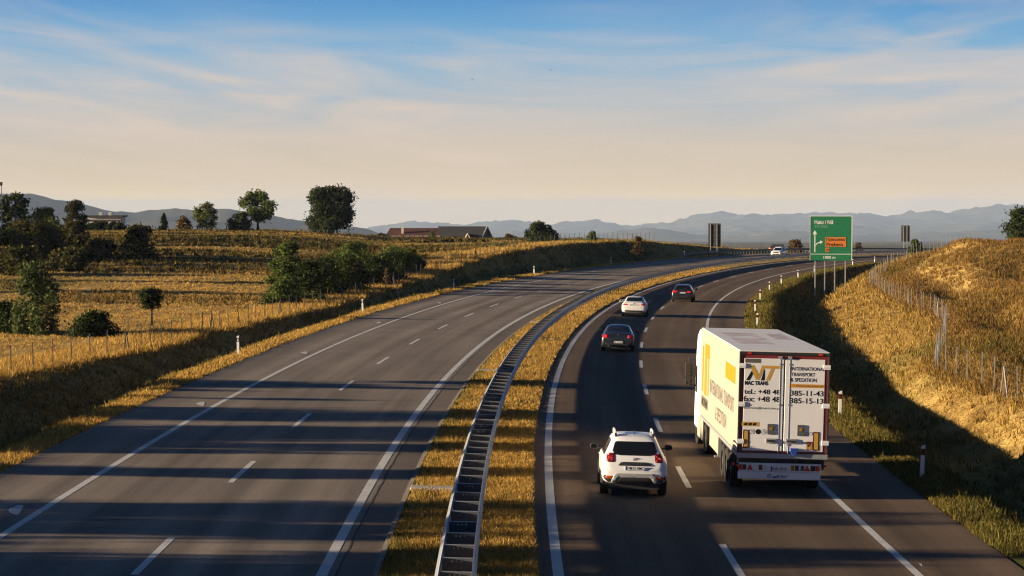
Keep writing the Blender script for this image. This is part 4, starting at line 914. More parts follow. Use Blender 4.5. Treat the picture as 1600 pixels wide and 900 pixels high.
def sign_back(label, s, t, w, h, zb, posts, foot):
    x, y = plan(s, t); z = float(terr(s, t)); r = empty('sign_board', (float(x), float(y), z), (0, 0, -head(s) * .5)); tag(r, label, 'road sign', None)
    mb = MB(); mb.box(-w / 2, w / 2, -.03, .03, zb, zb + h)
    pn = mb.build('panel', M['sign_back'], r)
    mb = MB()
    for k in range(5): zc = zb + h * (k + .5) / 5; mb.box(-w / 2 + .05, w / 2 - .05, -.06, -.031, zc - .02, zc + .02)
    mb.box(-w / 2, w / 2, -.035, .035, zb + h + .001, zb + h + .05)
    mb.build('stiffener', M['galv_dull'], pn)
    for u in posts: mb = MB(); mb.box(u - .05, u + .05, -.17, -.065, foot, zb + h - .1); mb.build('post', M['galv'], r)
Dz = plan(393, -14.4)[1]
zz = lambda py, d: CAM_H - (py - HOR) * d / FPX
s1z = float(terr(393, -14.6))
sign_back('dark back of a tall road sign on two posts where the far left barrier starts', 398, -13.6, 1.95, (386 - 350) * 393 / FPX, zz(386, 393) - s1z, (-.62, .38), -.4)
s2z = float(terr(530, -14.5))
sign_back('small dark back of a road sign peeking above the golden right hillside', 530, -14.3, 1.75, (377.5 - 352.5) * 525 / FPX, zz(377.5, 525) - s2z, (-.35, .3), -.4)

# ------------------------------------------------------------------ marker posts along both shoulders
def marker(dark_cap):
    r = empty('marker_post')
    mb = MB(); out = [(-.06, -.045), (.06, -.045), (.06, .02), (.0, .06), (-.06, .02)]
    def pr(z0, z1, slant=0): 
        n = len(out); mb_.add([(a, b, z0) for a, b in out] + [(a, b, z1 + (slant * a)) for a, b in out], [tuple(range(n))[::-1], tuple(range(n, 2 * n))] + [(i, (i + 1) % n, (i + 1) % n + n, i + n) for i in range(n)])
    mb_ = MB(); pr(-.3, .66); pr(.86, .96, .4); mb_.build('post', M['post_white'], r)
    mb_ = MB(); pr(.661, .859); mb_.build('band', M['post_black'] if dark_cap else M['reflector_red'], r)
    mb_ = MB(); mb_.box(-.03, .03, -.052, -.046, .70, .82); mb_.build('reflector', M['plate'] if dark_cap else M['dark_red_lens'], r)
    return r
LP = [(130.5, 'nearest of the posts with a black band on the left verge'), (182, 'left verge post with black band opposite the second long dash group, by the ditch'), (232, 'left verge post below the thicket of bushes'), (282, 'left verge post below the skyline pair of trees'), (332, 'left verge post under the shaded bank'), (380, 'left verge post nearest the tall sign back')]
LPL = ['white marker post with black band on the left verge, nearest to the camera', 'white marker post with black band on the left verge, second nearest along the ditch', 'white marker post with black band beside the bend, third along the left verge', 'white marker post at the foot of the shaded bank, fourth along the left verge', 'white marker post below the shaded bank, fifth along the left verge', 'farthest left verge marker post, closest to the tall sign back']
proto = marker(True)
for i, (s, _) in enumerate(LP):
    o = proto if i == 0 else copy_tree(proto)
    x, y = plan(s, -14.1); o.location = (float(x), float(y), float(terr(s, -14.1)) + .0); o.rotation_euler = (0, R(random.uniform(-2, 2)), -head(s)); tag(o, LPL[i], 'marker post', 'marker posts on the left verge')
RP = [(78, 'white marker post with red band in the shade right of the lorry'), (101, 'white marker post with red band just past the right rear edge of the lorry'), (175.5, 'white marker post with red band right above the lorry roof'), (200.5, 'white marker post on the right verge, second one up from the lorry roof'), (225.5, 'white marker post on the right verge, third one up from the lorry roof'), (250, 'white marker post on the right verge, fourth one up from the lorry roof'),
      (272, 'white marker post left of the green sign, fifth one up from the lorry roof'), (297, 'white marker post on the right verge closest to the left edge of the green sign'), (318, 'white marker post seen between the first two legs of the green sign'), (360, 'white marker post on the verge just right of the green sign'), (382, 'farthest right verge marker post, at the foot of the golden hill')]
proto = marker(False)
for i, (s, l) in enumerate(RP):
    o = proto if i == 0 else copy_tree(proto)
    x, y = plan(s, 13.9); o.location = (float(x), float(y), float(terr(s, 13.9))); o.rotation_euler = (0, R(random.uniform(-3, 3)), -head(s)); tag(o, l, 'marker post', 'marker posts on the right verge')

# ------------------------------------------------------------------ wire fences
def fence(label, ts, s0, s1, step, hgt, mat, brace_every, pw=.024):
    x, y = plan(s0, ts(s0)); z = float(terr(s0, ts(s0))); r = empty('wire_fence', (float(x), float(y), z)); tag(r, label, 'fence')
    mb = MB(); mb.box(-pw, pw, -pw, pw, -.4, hgt); pm = mb.mesh('post', mat)
    mb = MB(); mb.tube([(0, 0, hgt - .25), (.0, .95, -.1)], .03, 5); bm_ = mb.mesh('brace', mat)
    tops = []
    for i, s in enumerate(np.arange(s0, s1, step)):
        s = s + random.uniform(-.25, .25); t = ts(s) + random.uniform(-.08, .08); x, y = plan(s, t); z = float(terr(s, t)); p = Vector((float(x), float(y), z)) - r.location; tops.append(p)
        o = bpy.data.objects.new('post', pm); col.objects.link(o); o.parent = r; o.location = p; o.rotation_euler = (R(random.uniform(-2.5, 2.5)), R(random.uniform(-2.5, 2.5)), -head(s)); o.scale = (1, 1, random.uniform(.94, 1.05))
        if i % brace_every == brace_every // 2:
            for a in (0, math.pi):
                o = bpy.data.objects.new('brace', bm_); col.objects.link(o); o.parent = r; o.location = p; o.rotation_euler = (0, 0, -head(s) + a)
    mb = MB()
    for h in (.12, .36, .6, .85, 1.1, hgt - .06): mb.tube([p + Vector((0, 0, h)) for p in tops], .003, 3, cap=False)
    w = mb.build('wire', M['galv_dull'], r); w['kind'] = 'stuff'
fence('long wire fence on dark posts along the golden field left of the motorway', lambda s: float(np.interp(s, LFS, LFT)), 112, 404, 3.0, 1.5, M['fence_post'], 8)
fence('wire fence on pale posts zigzagging up the golden hill on the right', lambda s: float(np.interp(s, RFS, RFT)), 94, 352, 2.75, 1.45, M['fence_post_light'], 9, .019)

# ------------------------------------------------------------------ trees and bushes
def leaf_cloud(lobes, n, size, seed):
    r = np.random.default_rng(seed); w = np.array([l[3] ** 2 for l in lobes]); w = w / w.sum(); pick = r.choice(len(lobes), n, p=w)
    Lb = np.array([(l[0], l[1], l[2], l[3], l[4]) for l in lobes])[pick]
    d = r.normal(size=(n, 3)); d /= np.linalg.norm(d, axis=1)[:, None]; rad = Lb[:, 3] * (r.random(n) ** .42) * (1 + .22 * np.clip(r.normal(size=n), -2, 1.6)) * (1 + .4 * (r.random(n) < .05))
    C = Lb[:, :3] + d * np.stack([rad, rad, rad * Lb[:, 4]], 1)
    a = r.normal(size=(n, 3)) + np.array([0, 0, -.2]); a /= np.linalg.norm(a, axis=1)[:, None]; b = np.cross(a, r.normal(size=(n, 3))); b /= np.linalg.norm(b, axis=1)[:, None]
    sz = size * (.6 + .8 * r.random(n))[:, None]
    V = np.stack([C - a * sz, C + b * sz * .5, C + a * sz, C - b * sz * .5], 1).reshape(-1, 3); F = np.arange(4 * n).reshape(n, 4)
    return V, F
def tree(name, label, cat, group, px, d, h, w, kind, leaf, n=2600, size=.2, trunk=.25, seed=0, X=None, zoff=0.0, tall=1.0):
    """kind: round, airy, bush, cone, column; crown between trunk*h and h."""
    r = random.Random(seed * 7 + 1); x = (px - 800) / FPX * d if X is None else X; z = terrain_at(x, d)[0] - .05 + zoff
    root = empty(name, (x, d, z)); tag(root, label, cat, group)
    rx = w / 2; z0 = h * trunk; lobes = []
    nl = {'round': 44, 'airy': 26, 'bush': 46, 'cone': 30, 'column': 44}[kind]
    for i in range(nl):
        a = r.uniform(0, 2 * math.pi); q = r.random() ** .5; zz = r.random()
        if kind == 'round': zz = .06 + .9 * zz; prof = math.sqrt(max(0, 1 - (1.85 * zz - .85) ** 2)) * .80; lr = rx * r.uniform(.20, .36)
        elif kind == 'airy': prof = (math.sin(math.pi * min(1, .18 + zz * .82)) ** .7) * .85; lr = rx * r.uniform(.20, .38)
        elif kind == 'bush': zz = zz ** 1.35; prof = math.sqrt(max(0, 1 - zz ** 3)) * .86; lr = min(rx, h) * r.uniform(.20, .42)
        elif kind == 'cone': prof = (1 - zz) * .75; lr = rx * (.18 + .3 * (1 - zz))
        else: prof = (math.sin(math.pi * (.25 + .72 * zz))) * .75; lr = rx * r.uniform(.2, .36)
        ez = .85 if kind != 'column' else 1.5
        zc = z0 + (h - z0) * zz; zc = min(max(zc, z0 + lr * .45), h - lr * ez * .95)
        lobes.append((rx * prof * q * math.cos(a), rx * prof * q * math.sin(a), zc, lr, ez))
    if n > 550:
        for i in range(12):
            l = r.choice([q_ for q_ in lobes if q_[2] < .72 * h] or lobes); a = r.uniform(0, 2 * math.pi); k_ = r.uniform(.5, 1.0)
            lobes.append((l[0] * 1.12 + l[3] * k_ * math.cos(a) * .6, l[1] * 1.12 + l[3] * k_ * math.sin(a) * .6, min(l[2] + l[3] * r.uniform(-.3, .8), h * .98), l[3] * r.uniform(.28, .5), .8))
    V, F = leaf_cloud(lobes, int(n * (2.6 if kind == 'bush' else 2.0)), size, seed + 100)
    V = V[:, :]; lo = V[:, 2] < .02; V[lo, 2] = .02 + np.abs(V[lo, 2]) * .1
    o = np_mesh('crown', V, F, leaf); o.parent = root
    mb = MB(); tr_ = max(.03, .028 * h) if kind != 'bush' else .03
    if kind == 'bush':
        for i in range(5): a = 2 * math.pi * i / 5; l = lobes[i]; mb.tube([(0.1 * math.cos(a), .1 * math.sin(a), -.2), (l[0] * .5, l[1] * .5, l[2] * .55), (l[0], l[1], l[2])], [tr_, tr_ * .7, tr_ * .3], 5)
        mb.build('stem', M['bark'], root)
    else:
        top = h * .8; mb.tube([(0, 0, -.3), (.02 * h * r.uniform(-1, 1), .0, z0 * .6), (.03 * h * r.uniform(-1, 1), 0, (z0 + top) / 2), (0, 0, top)], [tr_ * 1.3, tr_, tr_ * .6, tr_ * .15], 8)
        for l in lobes[:12]:
            zs = max(z0 * .7, min(l[2] - .25 * rx, top * .85)); mb.tube([(0, 0, zs), (l[0] * .5, l[1] * .5, (zs + l[2]) / 2), (l[0], l[1], l[2])], [tr_ * .45, tr_ * .28, tr_ * .08], 5)
        mb.build('trunk', M['bark'], root, smooth=True)
    return root
def px2h(dpx, d): return dpx * d / FPX
def TR(name, label, cat, group, cx, top, wpx, d, kind, leaf, **k):
    x = (cx - 800) / FPX * d; z = terrain_at(x, d)[0] - .05 + k.get('zoff', 0); ztop = CAM_H - (top - HOR) * d / FPX
    return tree(name, label, cat, group, cx, d, max(ztop - z, .6), px2h(wpx, d), kind, M[leaf], **k)
SK = 'trees along the left skyline'
TR('tree', 'tallest dense round dark green tree on the left skyline', 'tree', SK, 516, 291, 92, 440, 'round', 'leaf_dark', n=6500, size=.24, trunk=.06, seed=1)
TR('tree', 'broad open crowned tree with visible trunk left of the tallest tree', 'tree', SK, 404, 299, 66, 430, 'airy', 'leaf_mid', n=2600, size=.22, trunk=.30, seed=2)
TR('tree', 'small pale sunlit tree left of the broad open crowned one', 'tree', SK, 323, 317, 46, 432, 'airy', 'leaf_light', n=1500, size=.2, trunk=.12, seed=3)
TR('bush', 'dark rounded bush at the foot of the broad open crowned tree', 'bush', SK, 375, 332, 42, 428, 'bush', 'leaf_dark', n=1300, size=.2, trunk=.0, seed=4)
TR('tree', 'round olive tree beside the long flat white building', 'tree', SK, 120, 313, 42, 400, 'round', 'leaf_olive', n=1700, size=.2, trunk=.1, seed=5)
TR('tree', 'black shaded tree at the left edge of the skyline by the dark mast', 'tree', SK, 24, 301, 56, 360, 'round', 'leaf_dark', n=2200, size=.2, trunk=.08, seed=6)
TR('conifer', 'little dark conifer standing alone on the left skyline', 'tree', SK, 256, 333, 20, 430, 'cone', 'leaf_dark', n=700, size=.16, trunk=.05, seed=7)
TR('bush', 'small rusty bush beside the tiny white house on the skyline', 'bush', SK, 288, 338, 26, 435, 'bush', 'leaf_rust', n=500, size=.18, trunk=0, seed=8)
TR('tree', 'dark green tree with leafy skirt on the skyline right of the houses', 'tree', SK, 840, 346, 44, 380, 'round', 'leaf_dark', n=1900, size=.17, trunk=.02, seed=9)
TR('bush', 'lower bush leaning on the right side of the skyline tree past the houses', 'bush', SK, 862, 358, 26, 379, 'bush', 'leaf_dark', n=900, size=.16, trunk=0, seed=10)
TR('bush', 'small round green bush alone on the skyline above the bend', 'bush', SK, 925, 361, 20, 372, 'bush', 'leaf_mid', n=700, size=.14, trunk=0, seed=11)
TR('bush', 'low rust brown bush by the fence on top of the shaded bank', 'bush', SK, 997, 369, 20, 350, 'bush', 'leaf_rust', n=600, size=.13, trunk=0, seed=12)
HB = 'bushes on the left hillside'
TR('bush', 'big dark green thicket on the left hillside under the shaded skyline tree', 'bush', HB, 52, 342, 92, 300, 'bush', 'leaf_olive', n=3000, size=.2, trunk=0, seed=20)
TR('bush', 'olive bush on the left hillside below the round olive tree', 'bush', HB, 122, 346, 60, 310, 'bush', 'leaf_olive', n=2000, size=.2, trunk=0, seed=21)
TR('bush', 'sunlit topped olive bush in the hollow right of the olive bush', 'bush', HB, 72, 324, 56, 345, 'bush', 'leaf_mid', n=1600, size=.2, trunk=0, seed=22)
TR('bush', 'lone rounded bush in the middle of the left hillside', 'bush', HB, 217, 351, 54, 300, 'bush', 'leaf_olive', n=1900, size=.18, trunk=0, seed=23)
TR('bush', 'lower edge bush at the far left above the silvery young poplar', 'bush', HB, 20, 356, 70, 280, 'bush', 'leaf_dark', n=1800, size=.18, trunk=0, seed=24)
FB = 'shrubs beside the left fence'
TR('tree', 'silvery leaved young poplar in the field at the left edge', 'tree', FB, 56, 410, 98, 170, 'column', 'leaf_grey', n=3000, size=.12, trunk=.02, seed=30)
TR('bush', 'dark low bush at the foot of the young poplar, on its right', 'bush', FB, 145, 486, 84, 168, 'bush', 'leaf_dark', n=2600, size=.1, trunk=0, seed=31)
TR('bush', 'dark bush behind the poplar at the left edge of the photo', 'bush', FB, 8, 470, 80, 172, 'bush', 'leaf_dark', n=2200, size=.1, trunk=0, seed=32)
TR('tree', 'small ball crowned tree on a thin trunk behind the left fence', 'tree', FB, 236, 449, 44, 182, 'round', 'leaf_dark', n=2000, size=.085, trunk=.48, seed=33)
TH_ = 'thicket in the left field'
TR('bush', 'tallest leafy bush at the left end of the thicket in the field', 'bush', TH_, 448, 380, 62, 225, 'bush', 'leaf_mid', n=2800, size=.13, trunk=0, seed=40)
TR('bush', 'pale green bush at the front left of the thicket by the fence', 'bush', TH_, 440, 405, 66, 218, 'bush', 'leaf_mid', n=2400, size=.12, trunk=0, seed=41)
TR('bush', 'dark bush in the front middle of the thicket by the fence', 'bush', TH_, 482, 408, 56, 222, 'bush', 'leaf_dark', n=2200, size=.12, trunk=0, seed=42)
TR('bush', 'rounded green bush standing up behind the middle of the thicket', 'bush', TH_, 552, 378, 70, 265, 'bush', 'leaf_mid', n=2300, size=.14, trunk=0, seed=43)
TR('bush', 'broad dark bush in the middle of the thicket', 'bush', TH_, 528, 396, 90, 240, 'bush', 'leaf_mid', n=2600, size=.13, trunk=0, seed=44)
TR('bush', 'dark flat topped bush right of the middle of the thicket', 'bush', TH_, 580, 396, 76, 250, 'bush', 'leaf_dark', n=2400, size=.13, trunk=0, seed=45)
TR('bush', 'wispy olive bush at the right end of the thicket', 'bush', TH_, 622, 386, 72, 268, 'bush', 'leaf_mid', n=1900, size=.14, trunk=0, seed=46)
TR('bush', 'small weedy clump by the left fence below the thicket', 'bush', TH_, 604, 418, 12, 246, 'bush', 'leaf_rust', n=300, size=.1, trunk=0, seed=47)
for i, (cx, top, w_, d_, lf, lab) in enumerate(((505, 404, 70, 232, 'leaf_dark', 'low dark bush filling the left gap of the thicket'), (548, 404, 80, 240, 'leaf_olive', 'low olive bush in front of the broad dark one in the thicket'), (604, 402, 70, 256, 'leaf_dark', 'low dark bush between the flat topped and the wispy one in the thicket'), (642, 400, 50, 272, 'leaf_olive', 'last small bush at the right tip of the thicket'))):
    TR('bush', lab, 'bush', TH_, cx, top, w_, d_, 'bush', lf, n=2200, size=.12, trunk=0, seed=300 + i)
for i, (cx, top, w_, d_, lf, lab) in enumerate(((166, 346, 74, 432, 'leaf_dark', 'dark bush hiding the foot of the long flat white building'), (88, 352, 70, 322, 'leaf_dark', 'dark bush in the middle of the left hillside group'), (152, 374, 62, 296, 'leaf_olive', 'low bush at the right end of the left hillside group'), (28, 388, 76, 262, 'leaf_olive', 'lowest bush of the left hillside group, at the edge of the photo'), (108, 388, 70, 270, 'leaf_olive', 'low bush above the dark bush beside the young poplar'))):
    TR('bush', lab, 'bush', HB, cx, top, w_, d_, 'bush', lf, n=2400, size=.18, trunk=0, seed=320 + i)
HO = 'bushes around the two houses'
TR('bush', 'leafy sapling in front of the right end of the red roof', 'bush', HO, 674, 360, 16, 540, 'bush', 'leaf_light', n=450, size=.2, trunk=0, seed=50)
TR('bush', 'dark bush at the left end of the red roofed house', 'bush', HO, 598, 365, 26, 500, 'bush', 'leaf_dark', n=700, size=.2, trunk=0, seed=51)
TR('bush', 'dry brown bush on the slope right of the grey roofed house', 'bush', HO, 796, 366, 22, 420, 'bush', 'leaf_rust', n=600, size=.17, trunk=0, seed=52)
TR('bush', 'long brown green scrub below the two houses', 'bush', HO, 700, 374, 150, 400, 'bush', 'leaf_olive', n=2200, size=.2, trunk=0, seed=53, zoff=-.3)
FR = 'far bushes beyond the bend'
TR('bush', 'ragged brown green bush behind the far barrier left of the green sign', 'bush', FR, 1243, 374, 28, 470, 'bush', 'leaf_rust', n=700, size=.2, trunk=0, seed=60)
TR('bush', 'bushy green shrub below the small sign back on the right', 'bush', FR, 1430, 374, 24, 440, 'bush', 'leaf_mid', n=700, size=.18, trunk=0, seed=61)
TR('bush', 'tiny grey brown bush just right of the green sign', 'bush', FR, 1341, 379, 13, 520, 'bush', 'leaf_rust', n=300, size=.18, trunk=0, seed=62)
TR('tree', 'big dark oak cut by the right edge on top of the golden hill', 'tree', FR, 1606, 324, 92, 292, 'round', 'leaf_dark', n=3600, size=.17, trunk=.10, seed=63)
# tall roadside trees left of the frame that throw the bands of shade across both carriageways
k = 0
for (yy, xx, hh, ww) in ((106, -47, 8.6, 5.6), (102.2, -55, 8.2, 4.0), (98, -62, 8.0, 2.6), (95.2, -52, 7.4, 2.2), (88.5, -49, 9.0, 6.6), (85, -58, 10, 7.0), (81.5, -47, 9.2, 6.8), (78.5, -56, 10.2, 6.6), (75.2, -49, 9.2, 5.6), (67.5, -50, 8.4, 3.6), (62.6, -60, 6.6, 2.0), (58.0, -46, 8.6, 6.6), (54, -52, 9.4, 7.0), (50, -47, 8.8, 6.6), (46, -55, 9.2, 6.4)):
    k += 1
    tree('tree', 'roadside tree left of the motorway throwing shade across both carriageways', 'tree', 'roadside shade trees left of the motorway', 0, yy, min(hh + .9, 9.4), ww, 'round', M['leaf_dark'], n=1900, size=.26, trunk=.12, seed=70 + k, X=xx)

rq = random.Random(5)
for i, (yy, xx) in enumerate(((276, -64), (284, -70), (292, -66), (301, -76), (318, -72), (326, -79), (343, -78), (352, -84), (360, -80), (374, -88), (385, -86), (398, -92), (409, -95), (421, -93), (248, -66), (226, -70))):
    tree('tree', 'hillside tree of the wood left of the field throwing long shade over the slope', 'tree', 'trees of the wood left of the field', 0, yy, rq.uniform(9, 13), rq.uniform(5, 8.5), 'round', M['leaf_dark'], n=1500, size=.3, trunk=.08, seed=200 + i, X=xx)
# ------------------------------------------------------------------ houses
def house_root(name, label, px, d, zbase):
    x = (px - 800) / FPX * d; r = empty(name, (x, d, zbase)); tag(r, label, 'building'); return r
d = 560.; u = FPX / d
def hz(py): return CAM_H - (py - HOR) / u
r = house_root('house', 'low brick house with a red brown roof and pale chimney on the skyline', 643, d, -2.2); zb = -2.2
X0, X1 = (602 - 643) / u, (688 - 643) / u; ze, zr = hz(368.5) - zb, hz(356.5) - zb; dp = 4.2
mb = MB(); mb.box(X0 + .5, X1 - .3, .4, 2 * dp - .4, -2, ze - .05); mb.build('wall', M['wall_brick'], r)
mb = MB(); hip = .9
mb.add([(X0, 0, ze), (X1, 0, ze), (X1, 2 * dp, ze), (X0, 2 * dp, ze), (X0 + hip, dp, zr), (X1 - .1, dp, zr)], [(0, 1, 5, 4), (2, 3, 4, 5), (3, 0, 4), (1, 2, 5), (0, 3, 2, 1)]); rf = mb.build('roof', M['roof_red'], r)
mb = MB(); mb.box(X0, X1, -.06, -.003, ze - .10, ze + .02); mb.build('gutter', M['wall_white'], rf)
mb = MB(); cx = (628.5 - 643) / u; mb.box(cx - .25, cx + .25, 1.2, 1.8, ze - .1, zr + .3); mb.box(cx - .32, cx + .32, 1.13, 1.87, zr + .301, zr + .45); mb.build('chimney', M['timber_cream'], rf)
for wx in (-3.5, .5, 3.6): mb = MB(); mb.box(wx - .5, wx + .5, .33, .398, ze - 1.2, ze - .3); mb.build('window', M['glass'], r)
r = house_root('house', 'house with a steep dark grey roof, white gable edges and small porch gable', 725, d - 6, -2.4); zb = -2.4
def hx(px): return (px - 725) / u
ze, zr = hz(380) - zb, hz(353.5) - zb; X0, X1 = hx(684), hx(760)
mb = MB(); mb.box(hx(692), hx(752), .8, 7.5, -2, ze + .4); mb.build('wall', M['wall_white'], r)
mb = MB(); mb.add([(hx(690), 0, ze), (hx(748), 0, ze), (hx(772), 8, ze), (hx(700), 8, ze), (X0, 4, zr), (X1, 4, zr), (hx(748), .0, ze - .15), (hx(690), .0, ze - .15)], [(0, 1, 5, 4), (2, 3, 4, 5), (0, 4, 3), (0, 7, 6, 1)]); rf = mb.build('roof', M['roof_grey'], r)
mb = MB(); mb.add([(hx(748) + .02, .3, ze - .2), (hx(770), 7.5, ze - .2), (X1 + .0, 4, zr - .25)], [(0, 1, 2)]); gb = mb.build('gable', M['wall_dark'], r)
mb = MB(); mb.tube([(hx(748) + .05, .0, ze - .1), (X1 + .1, 4, zr - .02), (hx(772) + .1, 8, ze - .1)], .16, 4); mb.build('bargeboard', M['wall_white'], rf)
mb = MB(); mb.add([(hx(752), -.02, ze - .5), (hx(766), -.02, ze - .5), (hx(764), -.02, ze + .25), (hx(755), -.02, ze + .5)], [(0, 1, 2, 3)]); mb.build('balcony', M['wall_white'], r)
pz = hz(364.5) - zb; ax, bx, mx_ = hx(722.5), hx(739.5), hx(730.5)
mb = MB(); mb.add([(ax, -.9, ze + .0), (mx_, -.9, pz), (bx, -.9, ze), (mx_, 2.2, pz), (ax, 1.0, ze), (bx, 1.0, ze)], [(0, 1, 3, 4), (1, 2, 5, 3)]); pr_ = mb.build('porch_roof', M['roof_grey'], r)
mb = MB(); mb.tube([(ax, -.95, ze), (mx_, -.95, pz), (bx, -.95, ze)], .15, 4); mb.build('porch_bargeboard', M['timber_cream'], pr_)
mb = MB(); mb.add([(ax + .2, -.8, ze - 1.0), (bx - .2, -.8, ze - 1.0), (bx - .2, -.8, ze), (mx_, -.8, pz - .2), (ax + .2, -.8, ze)], [(0, 1, 2, 3, 4)]); mb.build('porch_wall', M['wall_dark'], r)
d = 520.; u = FPX / d
r = house_root('building', 'long flat white building with two roof vents on the left skyline', 163, d, 1.0); zb = 1.0
mb = MB(); mb.box((137 - 163) / u, (189 - 163) / u, 0, 6, -1.5, hz(339.5) - zb + 0); mb.build('wall', M['wall_white'], r)
mb = MB(); mb.box((134 - 163) / u, (192 - 163) / u, -.4, 6.4, hz(339.4) - zb, hz(336.5) - zb); rf = mb.build('roof', M['roof_grey'], r)
mb = MB(); mb.box((136 - 163) / u, (192 - 163) / u, -.06, -.003, hz(346) - zb, hz(343) - zb); mb.build('window_band', M['wall_dark'], r)
for px in (154.5, 169.5): mb = MB(); q = (px - 163) / u; mb.box(q - .3, q + .3, 2, 2.6, hz(336.4) - zb, hz(332.5) - zb); mb.box(q - .42, q + .42, 1.9, 2.7, hz(332.4) - zb, hz(331.4) - zb); mb.build('vent', M['wall_white'], rf)
d = 470.; u = FPX / d; r = house_root('house', 'tiny pale house half hidden behind a rusty bush on the left skyline', 284, d, 1.2); zb = 1.2
mb = MB(); mb.box(-.9, .9, 0, 3, -1, hz(346) - zb); mb.build('wall', M['wall_white'], r); mb = MB(); mb.prism_y([(-1.1, hz(346) - zb), (1.1, hz(346) - zb), (0, hz(341.5) - zb)], -.3, 3.3); mb.build('roof', M['roof_red'], r)
d = 620.; u = FPX / d; r = house_root('house', 'tiny dark roofed house far behind the oncoming white car', 1214, d, -4.0); zb = -4.0
mb = MB(); mb.box(-1.6, 1.8, 0, 4, -3, hz(386.5) - zb); mb.build('wall', M['wall_brick'], r); mb = MB(); mb.add([(-1.9, -.3, hz(387) - zb), (2.0, -.3, hz(387) - zb), (1.8, 2, hz(382) - zb), (-.9, 2, hz(382) - zb), (-1.9, 4.3, hz(387) - zb), (2.0, 4.3, hz(387) - zb)], [(0, 1, 2, 3), (4, 3, 2, 5), (0, 3, 4), (1, 5, 2)]); mb.build('roof', M['roof_grey'], r)
d = 350.; u = FPX / d; x = (0.5 - 800) / u; z = terrain_at(x, d)[0]
r = empty('mast', (x, d, z)); tag(r, 'dark mast with a boxy cabin top at the left edge of the skyline', 'mast')
mb = MB()
for q in (-.22, .22): mb.box(q - .035, q + .035, -.035, .035, -.3, hz(290) - z)
for k in range(8): zz_ = .5 + k * .6; mb.box(-.19, .19, -.02, .02, zz_, zz_ + .04)
mb.build('lattice', M['steel_post'], r); mb = MB(); mb.box(-.34, .30, -.3, .3, hz(290) - z, hz(284.5) - z); mb.build('cabin', M['wall_dark'], r, bevel=.02)

# ------------------------------------------------------------------ birds
for px, py, lab in ((738, 125, 'tiny dark bird in the sky left of centre'), (861, 110, 'tiny dark bird in the sky right of centre')):
    d = 160.; r = empty('bird', ((px - 800) / FPX * d, d, CAM_H - (py - HOR) / FPX * d)); tag(r, lab, 'bird', 'birds in the sky')
    mb = MB(); mb.tube([(-.0, -.14, 0), (0, -.07, .01), (0, .03, .01), (0, .11, .015), (0, .15, .01)], [.008, .03, .035, .02, .006], 6); mb.build('body', M['bird'], r, smooth=True)
    for sd_ in (-1, 1): mb = MB(); mb.add([(sd_ * .02, -.05, .02), (sd_ * .02, .05, .02), (sd_ * .13, .04, .07), (sd_ * .25, -.03, .05), (sd_ * .12, -.05, .065), (sd_ * .02, .0, .03)], [(0, 5, 4), (5, 1, 2, 4), (4, 2, 3)]); mb.build('wing', M['bird'], r)

# ------------------------------------------------------------------ grass, weeds and tall dry straw
def in_view(x, y, z, margin=60):
    px = 800 + x * FPX / np.maximum(y, 1); py = HOR + (CAM_H - z) * FPX / np.maximum(y, 1)
    return (y > 30) & (px > -margin - 1500 * 10 / np.maximum(y, 30)) & (px < 1600 + margin + 1500 * 10 / np.maximum(y, 30)) & (py < 960)
def blades(name, s, t, h, w, nb, seed, gofs=0.0, lean=.45, mat='grass'):
    r = np.random.default_rng(seed); x, y = plan(s, t); z = terr(s, t); k = in_view(x, y, z); s, t, x, y, z = s[k], t[k], x[k], y[k], z[k]
    h = np.broadcast_to(h, k.shape)[k]; w = np.broadcast_to(w, k.shape)[k]; n = len(x); gr = np.clip(green_at(s, t) + gofs, 0, 1)
    rep = lambda a: np.repeat(a, nb)
    X, Y, Z, H, Wd, G = rep(x), rep(y), rep(z), rep(h), rep(w), rep(gr); m = n * nb
    sp = .5 * H; X = X + r.normal(size=m) * sp * .5; Y = Y + r.normal(size=m) * sp * .5; H = H * (.55 + .7 * r.random(m)); a = r.random(m) * math.pi * 2; dx, dy = np.cos(a) * Wd / 2, np.sin(a) * Wd / 2
    lx, ly = r.normal(size=m) * lean * H, r.normal(size=m) * lean * H
    V = np.stack([np.stack([X - dx, Y - dy, Z - .03], 1), np.stack([X + dx, Y + dy, Z - .03], 1), np.stack([X + lx, Y + ly, Z + H], 1)], 1).reshape(-1, 3)
    G = np.clip(np.repeat(G + .25 * r.normal(size=m), 3), 0, 1)
    o = np_mesh(name, V, np.arange(3 * m).reshape(m, 3), M[mat], G); o['kind'] = 'stuff'; return o
def scat(n, s0, s1, t0, t1, seed, power=2.0):
    r = np.random.default_rng(seed); u_ = r.random(n)
    s = (1 / (1 / s0 - u_ * (1 / s0 - 1 / s1))) if power == 2 else s0 * (s1 / s0) ** u_
    return s, t0 + (t1 - t0) * r.random(n)
s, t = scat(60000, 48, 330, -1.28, 2.04, 1); k = fbm(s * .5, t * 1.3, 4) + .55 * RNG.random(len(s)) > -.02; s, t = s[k], t[k]; blades('median_grass', s, t, .075 + .00025 * s, .014 + .00016 * s, 4, 2, mat='grass_pale')
s, t = scat(2600, 48, 300, -1.28, 2.04, 41); blades('weeds', s, t, .14 + .0004 * s, .02 + .0002 * s, 6, 42, gofs=.25, lean=.3)
s, t = scat(5000, 60, 330, 13.2, 26, 43, 1); blades('weeds', s, t, .22 + .0006 * s, .025 + .0003 * s, 6, 44, gofs=.3, lean=.3)
s, t = scat(2600, 60, 330, -24, -13.2, 45, 1); blades('weeds', s, t, .22 + .0006 * s, .025 + .0003 * s, 6, 46, gofs=.2, lean=.3)
